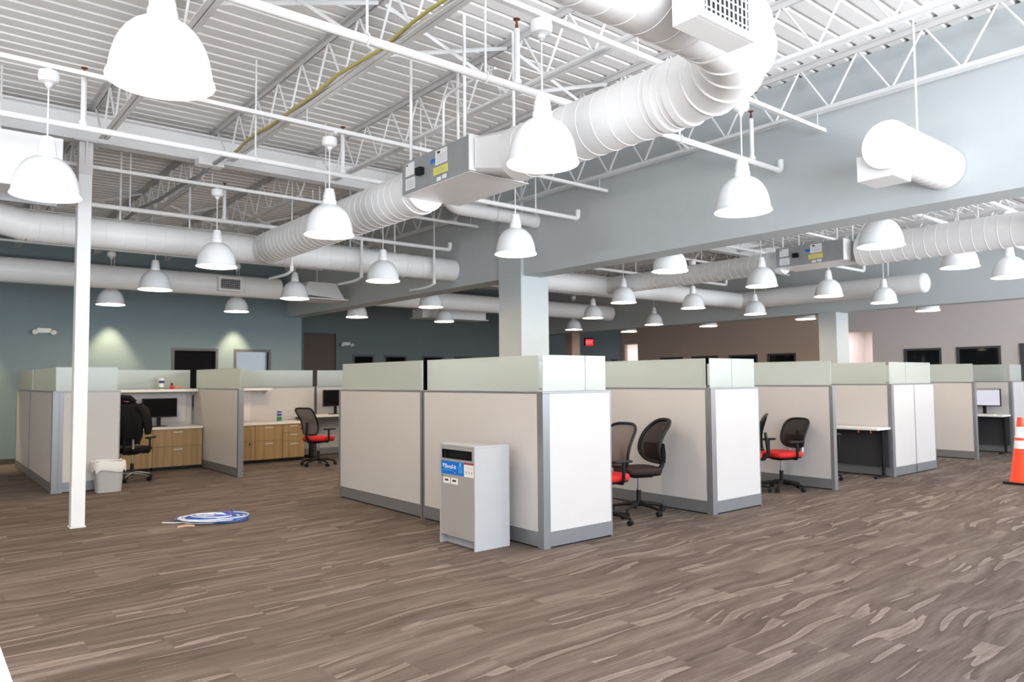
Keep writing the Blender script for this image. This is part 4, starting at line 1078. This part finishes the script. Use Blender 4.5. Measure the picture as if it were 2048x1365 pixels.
t = Thing('traffic_cone', 'orange traffic cone with two white collars at the right edge', 'traffic cone', (11.98, 3.50, 0))
cz = Vector((11.98, 3.50, 0)); Hc = 0.92
def cr_(z): return 0.148-(0.148-0.032)*(z-0.035)/(Hc-0.035)
t.part('base', MB().box(11.98-0.19, 3.50-0.19, 0, 11.98+0.19, 3.50+0.19, 0.035), M_BLACK, bevel=0.012)
t.part('body', MB().lathe([(cr_(0.035)+0.012, 0.035), (cr_(0.05), 0.05), (cr_(Hc-0.02), Hc-0.02), (cr_(Hc)-0.004, Hc), (0.02, Hc), (0.018, Hc-0.1)], 40, cz), M_ORANGE, smooth=40)
for (a, b) in ((0.64, 0.79), (0.49, 0.60)):
    t.part('reflective_collar', MB().lathe([(cr_(a)+0.002, a), (cr_(b)+0.002, b)], 40, cz), M_REFL, smooth=40)

t = Thing('cable_coil', 'tangled coil of blue and white network cable on the carpet', 'cable', (2.62, 8.33, 0))
rnd = random.Random(3)
def coil(n, rx, ry, ph, wob, z0, m, r=0.006, nm='cable'):
    pts = []
    N_ = n*22
    u = Vector((math.cos(R_(-39)), math.sin(R_(-39)), 0)); v = Vector((-u.y, u.x, 0))
    for i in range(N_):
        a = 2*PI*i/22+ph; k = 1+wob*math.sin(i*0.37+ph)+wob*0.6*math.sin(i*0.11+2*ph)
        p = u*(rx*k*math.cos(a)+0.05*math.sin(i*0.05+ph))+v*(ry*k*math.sin(a)+0.03*math.sin(i*0.07))
        pts.append(Vector((2.62, 8.33, 0))+p+Vector((0, 0, z0+0.010*(1+math.sin(i*0.23+ph))+0.0009*i/ n)))
    t.part(nm, MB().tube(pts, r, 7), m, smooth=60)
coil(7, 0.27, 0.22, 0.2, 0.16, 0.008, M_CBLUE, nm='blue_cable'); coil(6, 0.28, 0.20, 1.7, 0.20, 0.012, M_CBLUE, nm='blue_cable')
coil(5, 0.17, 0.15, 0.9, 0.35, 0.02, M_CBLUE, nm='blue_cable'); coil(4, 0.12, 0.13, 3.3, 0.5, 0.03, M_CBLUE, nm='blue_cable'); coil(3, 0.19, 0.12, 5.0, 0.4, 0.034, M_CWHITE, nm='white_cable'); coil(4, 0.29, 0.23, 2.9, 0.17, 0.014, M_CWHITE, nm='white_cable'); coil(3, 0.33, 0.24, 4.1, 0.14, 0.008, M_CWHITE, nm='white_cable')
t.part('loose_end', MB().tube([(2.85, 8.25, 0.02), (2.98, 8.35, 0.012), (3.05, 8.5, 0.008), (2.98, 8.75, 0.008), (3.03, 9.0, 0.008)], 0.006, 7), M_CBLUE, smooth=60)
t.part('loose_end', MB().tube([(2.45, 8.35, 0.02), (2.36, 8.33, 0.012), (2.25, 8.42, 0.008), (2.15, 8.52, 0.008)], 0.006, 7), M_CWHITE, smooth=60)
t.part('tie_strap', MB().tube([(2.76, 8.28, 0.01), (2.765, 8.285, 0.06), (2.77, 8.29, 0.09), (2.785, 8.27, 0.05)], 0.012, 8), M_CPURP, smooth=60)
t = Thing('paper_scrap', 'small tan paper scrap on the carpet in front of the cable coil', 'scrap', (2.28, 8.18, 0))
t.part('sheet', MB().grid([[(2.20, 8.14, 0.004), (2.28, 8.12, 0.012), (2.36, 8.10, 0.005)], [(2.22, 8.22, 0.006), (2.30, 8.21, 0.016), (2.38, 8.19, 0.006)]], 0.003), M_TAN)

# ------------------------------------------------------------------ chairs (front = local -y)
def star_base(t, m, m2, zc=0.42, caster=True):
    t.part('gas_lift', MB().tube([(0, 0, 0.08), (0, 0, 0.26)], 0.026, 16), M_BLACK, smooth=50)
    t.part('lift_piston', MB().tube([(0, 0, 0.26), (0, 0, zc)], 0.015, 14), M_CHROME, smooth=50)
    for i in range(5):
        a = 2*PI*i/5+0.35; c, s = math.cos(a), math.sin(a)
        lg = t.part('base_leg', MB().tube([(0.02*c, 0.02*s, 0.115), (0.16*c, 0.16*s, 0.10), (0.30*c, 0.30*s, 0.072)], [0.028, 0.022, 0.014], 8), m, smooth=50)
        w = MB(); p = Vector((0.30*c, 0.30*s, 0.028)); d = Vector((-s, c, 0))
        for sg in (-1, 1): w.tube([p+d*sg*0.006, p+d*sg*0.026], 0.028, 14)
        w.tube([p+Vector((0, 0, 0.02)), p+Vector((0, 0, 0.046))], 0.012, 8)
        t.part('caster', w, M_BLACK, smooth=50, parent=lg)
def seat_mb(w, d, z0, z1, cy=0.0):
    rows = []; n = 10
    def sup(k, s, z):
        e = 0.5; a = 2*PI*k/36; c, sn = math.cos(a), math.sin(a)
        return (math.copysign(abs(c)**e, c)*w/2*s, cy+math.copysign(abs(sn)**e, sn)*d/2*s, z)
    mb = MB(); prof_ = [(0.90, z0), (0.98, z0+0.2*(z1-z0)), (1.0, z0+0.55*(z1-z0)), (0.97, z1-0.008), (0.90, z1), (0.4, z1-0.006)]
    vs = [sup(k, s, z) for (s, z) in prof_ for k in range(36)]; fs = []
    for i in range(len(prof_)-1):
        for j in range(36): fs.append((i*36+j, i*36+(j+1) % 36, (i+1)*36+(j+1) % 36, (i+1)*36+j))
    fs.append(tuple(range(35, -1, -1))); fs.append(tuple((len(prof_)-1)*36+j for j in range(36)))
    return mb.add(vs, fs)
def back_pt(u, v, w0, w1, z0, z1, y0, lean, curve, wrap):
    z = z0+(z1-z0)*v
    hw = (w0+(w1-w0)*v)/2
    yv = y0+lean*v+curve*math.sin(PI*min(1, v*1.15))-wrap*(u*u)
    return Vector((u*hw, yv, z))
def task_chair(label, loc, rz, seat_m=M_RED, net=M_NET, w0=0.36, w1=0.44, z1=0.98, lean=0.10, curve=-0.05, wrap=0.05, arms='t', base_m=M_BLACK, spine=None, lumbar=False, round_top=0.55, frame_r=0.016, armz=0.66):
    t = Thing('office_chair', label, 'chair', loc, rz, group='office task chairs', local=True)
    star_base(t, base_m, M_BLACK)
    t.part('mechanism', MB().box(-0.09, -0.10, 0.40, 0.09, 0.14, 0.445), M_BLACK, bevel=0.01)
    t.part('seat', seat_mb(0.48, 0.47, 0.445, 0.515, -0.01), seat_m, smooth=60)
    t.part('seat_shell', seat_mb(0.46, 0.45, 0.43, 0.452, -0.01), M_BLACK, smooth=60)
    z0 = 0.56; y0 = 0.235
    A = (w0, w1, z0, z1, y0, lean, curve, wrap)
    def outl(k, n=44):
        # rounded loop in (u,v)
        a = 2*PI*k/n; c, s = math.cos(a), math.sin(a); e = round_top
        return (math.copysign(abs(c)**e, c), 0.5+0.5*math.copysign(abs(s)**e, s))
    loop = [back_pt(*outl(k), *A) for k in range(44)]
    t.part('back_frame', MB().tube(loop, frame_r, 8, closed=True), M_BLACK, smooth=60)
    g = []
    for i in range(13):
        v = 0.015+0.97*i/12; vv = abs(2*v-1); um = (max(0.0, 1-vv**(1/round_top*1.0*2*0.5*2)))**(round_top*0.5) if vv < 1 else 0
        um = max(0.05, min(1.0, um))
        g.append([back_pt(-um+2*um*j/10, v, *A) for j in range(11)])
    t.part('back_mesh', MB().grid(g, 0.003), net, smooth=60)
    if lumbar:
        g = [[back_pt(-0.9+1.8*j/8, 0.02+0.42*i/5, *A)+Vector((0, 0.018+0.02*math.sin(PI*i/5), 0)) for j in range(9)] for i in range(6)]
        t.part('lumbar_pad', MB().grid(g, 0.035), M_BLKFAB, smooth=60)
        mb = MB()
        for i in range(7): mb.tube([back_pt(-0.8, 0.06+0.055*i, *A)+Vector((0, 0.045, 0)), back_pt(0, 0.06+0.055*i, *A)+Vector((0, 0.055, 0)), back_pt(0.8, 0.06+0.055*i, *A)+Vector((0, 0.045, 0))], 0.008, 6)
        t.part('lumbar_ribs', mb, M_BLACK, smooth=60)
    sm = spine or M_BLACK
    t.part('back_support', MB().tube([(0, 0.10, 0.42), (0, 0.24, 0.44), (0, 0.30, 0.52), (0, y0+lean*0.5+0.03+curve, 0.78)], [0.03, 0.03, 0.026, 0.018], 10), M_BLACK, smooth=60)
    if spine:
        t.part('back_upright', MB().tube([back_pt(-0.55, 0.0, *A)+Vector((0, 0.04, -0.06)), back_pt(-0.55, 0.45, *A)+Vector((0, 0.035, 0))], 0.02, 8).tube([back_pt(0.55, 0.0, *A)+Vector((0, 0.04, -0.06)), back_pt(0.55, 0.45, *A)+Vector((0, 0.035, 0))], 0.02, 8), spine, smooth=60, label='silver upright')
        t.part('lower_back_pad', MB().grid([[back_pt(-0.85+1.7*j/8, 0.03+0.40*i/4, *A)+Vector((0, 0.012, 0)) for j in range(9)] for i in range(5)], 0.02), M_BLKFAB, smooth=60)
    if arms:
        for s in (-1, 1):
            x = s*0.27
            a = t.part('armrest', MB().tube([(s*0.16, 0.03, 0.43), (s*0.25, 0.03, 0.43), (x, 0.03, 0.47), (x, 0.03, armz-0.02)], 0.018, 8), M_BLACK, smooth=60)
            t.part('arm_pad', MB().box(x-0.04, -0.12, armz-0.02, x+0.04, 0.13, armz+0.008), M_BLACK, bevel=0.012, parent=a)
    return t
def heading(dx, dy): return math.atan2(dx, -dy)      # rz such that local -y points along (dx,dy)
task_chair('black high-back mesh chair before the white partition, right of the nearest corner panel', (6.36, 5.55, 0), heading(-0.85, 0.35), M_BRNFAB, M_NET, 0.50, 0.44, 1.03, 0.13, -0.06, 0.09, None, M_BLACK, None, True, 0.62, 0.022)
task_chair('grey mesh chair with red seat half hidden by the nearest corner panel', (5.66, 5.42, 0), heading(-1, 0.05), M_RED, M_NETL, 0.40, 0.46, 1.02, 0.12, -0.05, 0.07, 't')
task_chair('red seat mesh chair with silver back uprights in the second cubicle', (9.08, 5.42, 0), heading(-0.80, 0.25), M_RED, M_NET, 0.40, 0.46, 0.94, 0.12, -0.03, 0.05, 't', M_BLACK, M_SILVER)
task_chair('tall black mesh chair behind the second bright end panel, beside the red seat chair', (8.60, 5.66, 0), heading(-0.5, 0.9), M_RED, mesh_mat('chair_mesh_black', (0.012, 0.011, 0.011), 0.06), 0.42, 0.46, 1.02, 0.06, -0.03, 0.05, 't')
task_chair('black chair just peeking past the third partition edge by the empty desk', (10.44, 5.62, 0), heading(0.7, 0.4), M_BLKFAB, M_NET, 0.42, 0.46, 0.98, 0.10, -0.03, 0.05, 't')
task_chair('black chair in the dark under the desk of the last cubicle', (15.55, 5.75, 0), heading(1, 0.1), M_BLKFAB, M_NET, 0.42, 0.46, 0.86, 0.08, -0.03, 0.05, 't', M_CHROME)
task_chair('mesh back chair with red seat beside the raised desk', (5.72, 12.45, 0), heading(0.85, 0.35), M_RED, M_NETL, 0.34, 0.42, 1.03, 0.17, -0.06, 0.03, 't', M_BLACK, None, False, 0.32)
jc = task_chair('black chair with chrome base draped with a black jacket', (2.72, 12.55, 0), heading(0.55, 0.8), M_BLKFAB, M_NET, 0.42, 0.46, 1.12, 0.10, -0.03, 0.05, 't', M_CHROME, M_CHROME)
# jacket over the chair back
jm = Matrix.Translation((2.72, 12.55, 0.13)) @ Matrix.Rotation(heading(0.55, 0.8), 4, 'Z')
t = Thing('jacket', 'black jacket hanging over the chrome base chair, red collar showing', 'jacket', (2.72, 12.55, 0.6))
g = []
for i in range(15):
    row_ = []
    for j in range(15):
        u = -1+2*j/14; s = i/14      # s: front hem -> over the top -> back hem
        if s < 0.25: z = 1.04-(0.25-s)/0.25*0.34; yv = 0.265+0.04*(0.25-s)/0.25*0-0.02
        elif s < 0.42: a = (s-0.25)/0.17*PI; z = 1.04+0.05*math.sin(a); yv = 0.29-0.055*math.cos(a)
        else: z = 1.04-(s-0.42)/0.58*0.50; yv = 0.36+0.05*math.sin((s-0.42)/0.58*PI)
        hw = 0.25+0.05*math.sin(PI*s)
        sag = 0.10*max(0, abs(u)-0.45)**1.2*2
        row_.append(jm @ Vector((u*hw, yv+0.012*math.sin(7*u+3*s), z-sag*(1 if s > 0.2 else 0.5)+0.012*math.sin(9*u)*s)))
    g.append(row_)
t.part('body', MB().grid(g, 0.015), M_BLKFAB, smooth=60)
for s in (-1, 1):
    pts = [jm @ Vector(p) for p in ((s*0.22, 0.33, 1.02), (s*0.30, 0.35, 0.95), (s*0.34, 0.34, 0.82), (s*0.345, 0.30, 0.70), (s*0.33, 0.27, 0.60))]
    t.part('sleeve', MB().tube(pts, [0.06, 0.075, 0.07, 0.06, 0.045], 12), M_BLKFAB, smooth=60)
t.part('collar', MB().tube([jm @ Vector(p) for p in ((-0.16, 0.30, 1.08), (-0.08, 0.33, 1.14), (0.02, 0.33, 1.15), (0.12, 0.30, 1.09))], [0.03, 0.045, 0.045, 0.03], 10), M_BLKFAB, smooth=60)
t.part('collar_lining', MB().tube([jm @ Vector(p) for p in ((-0.12, 0.27, 1.09), (-0.02, 0.285, 1.12), (0.09, 0.27, 1.09))], [0.02, 0.03, 0.02], 10), M_BIRDR, smooth=60, label='red collar lining')
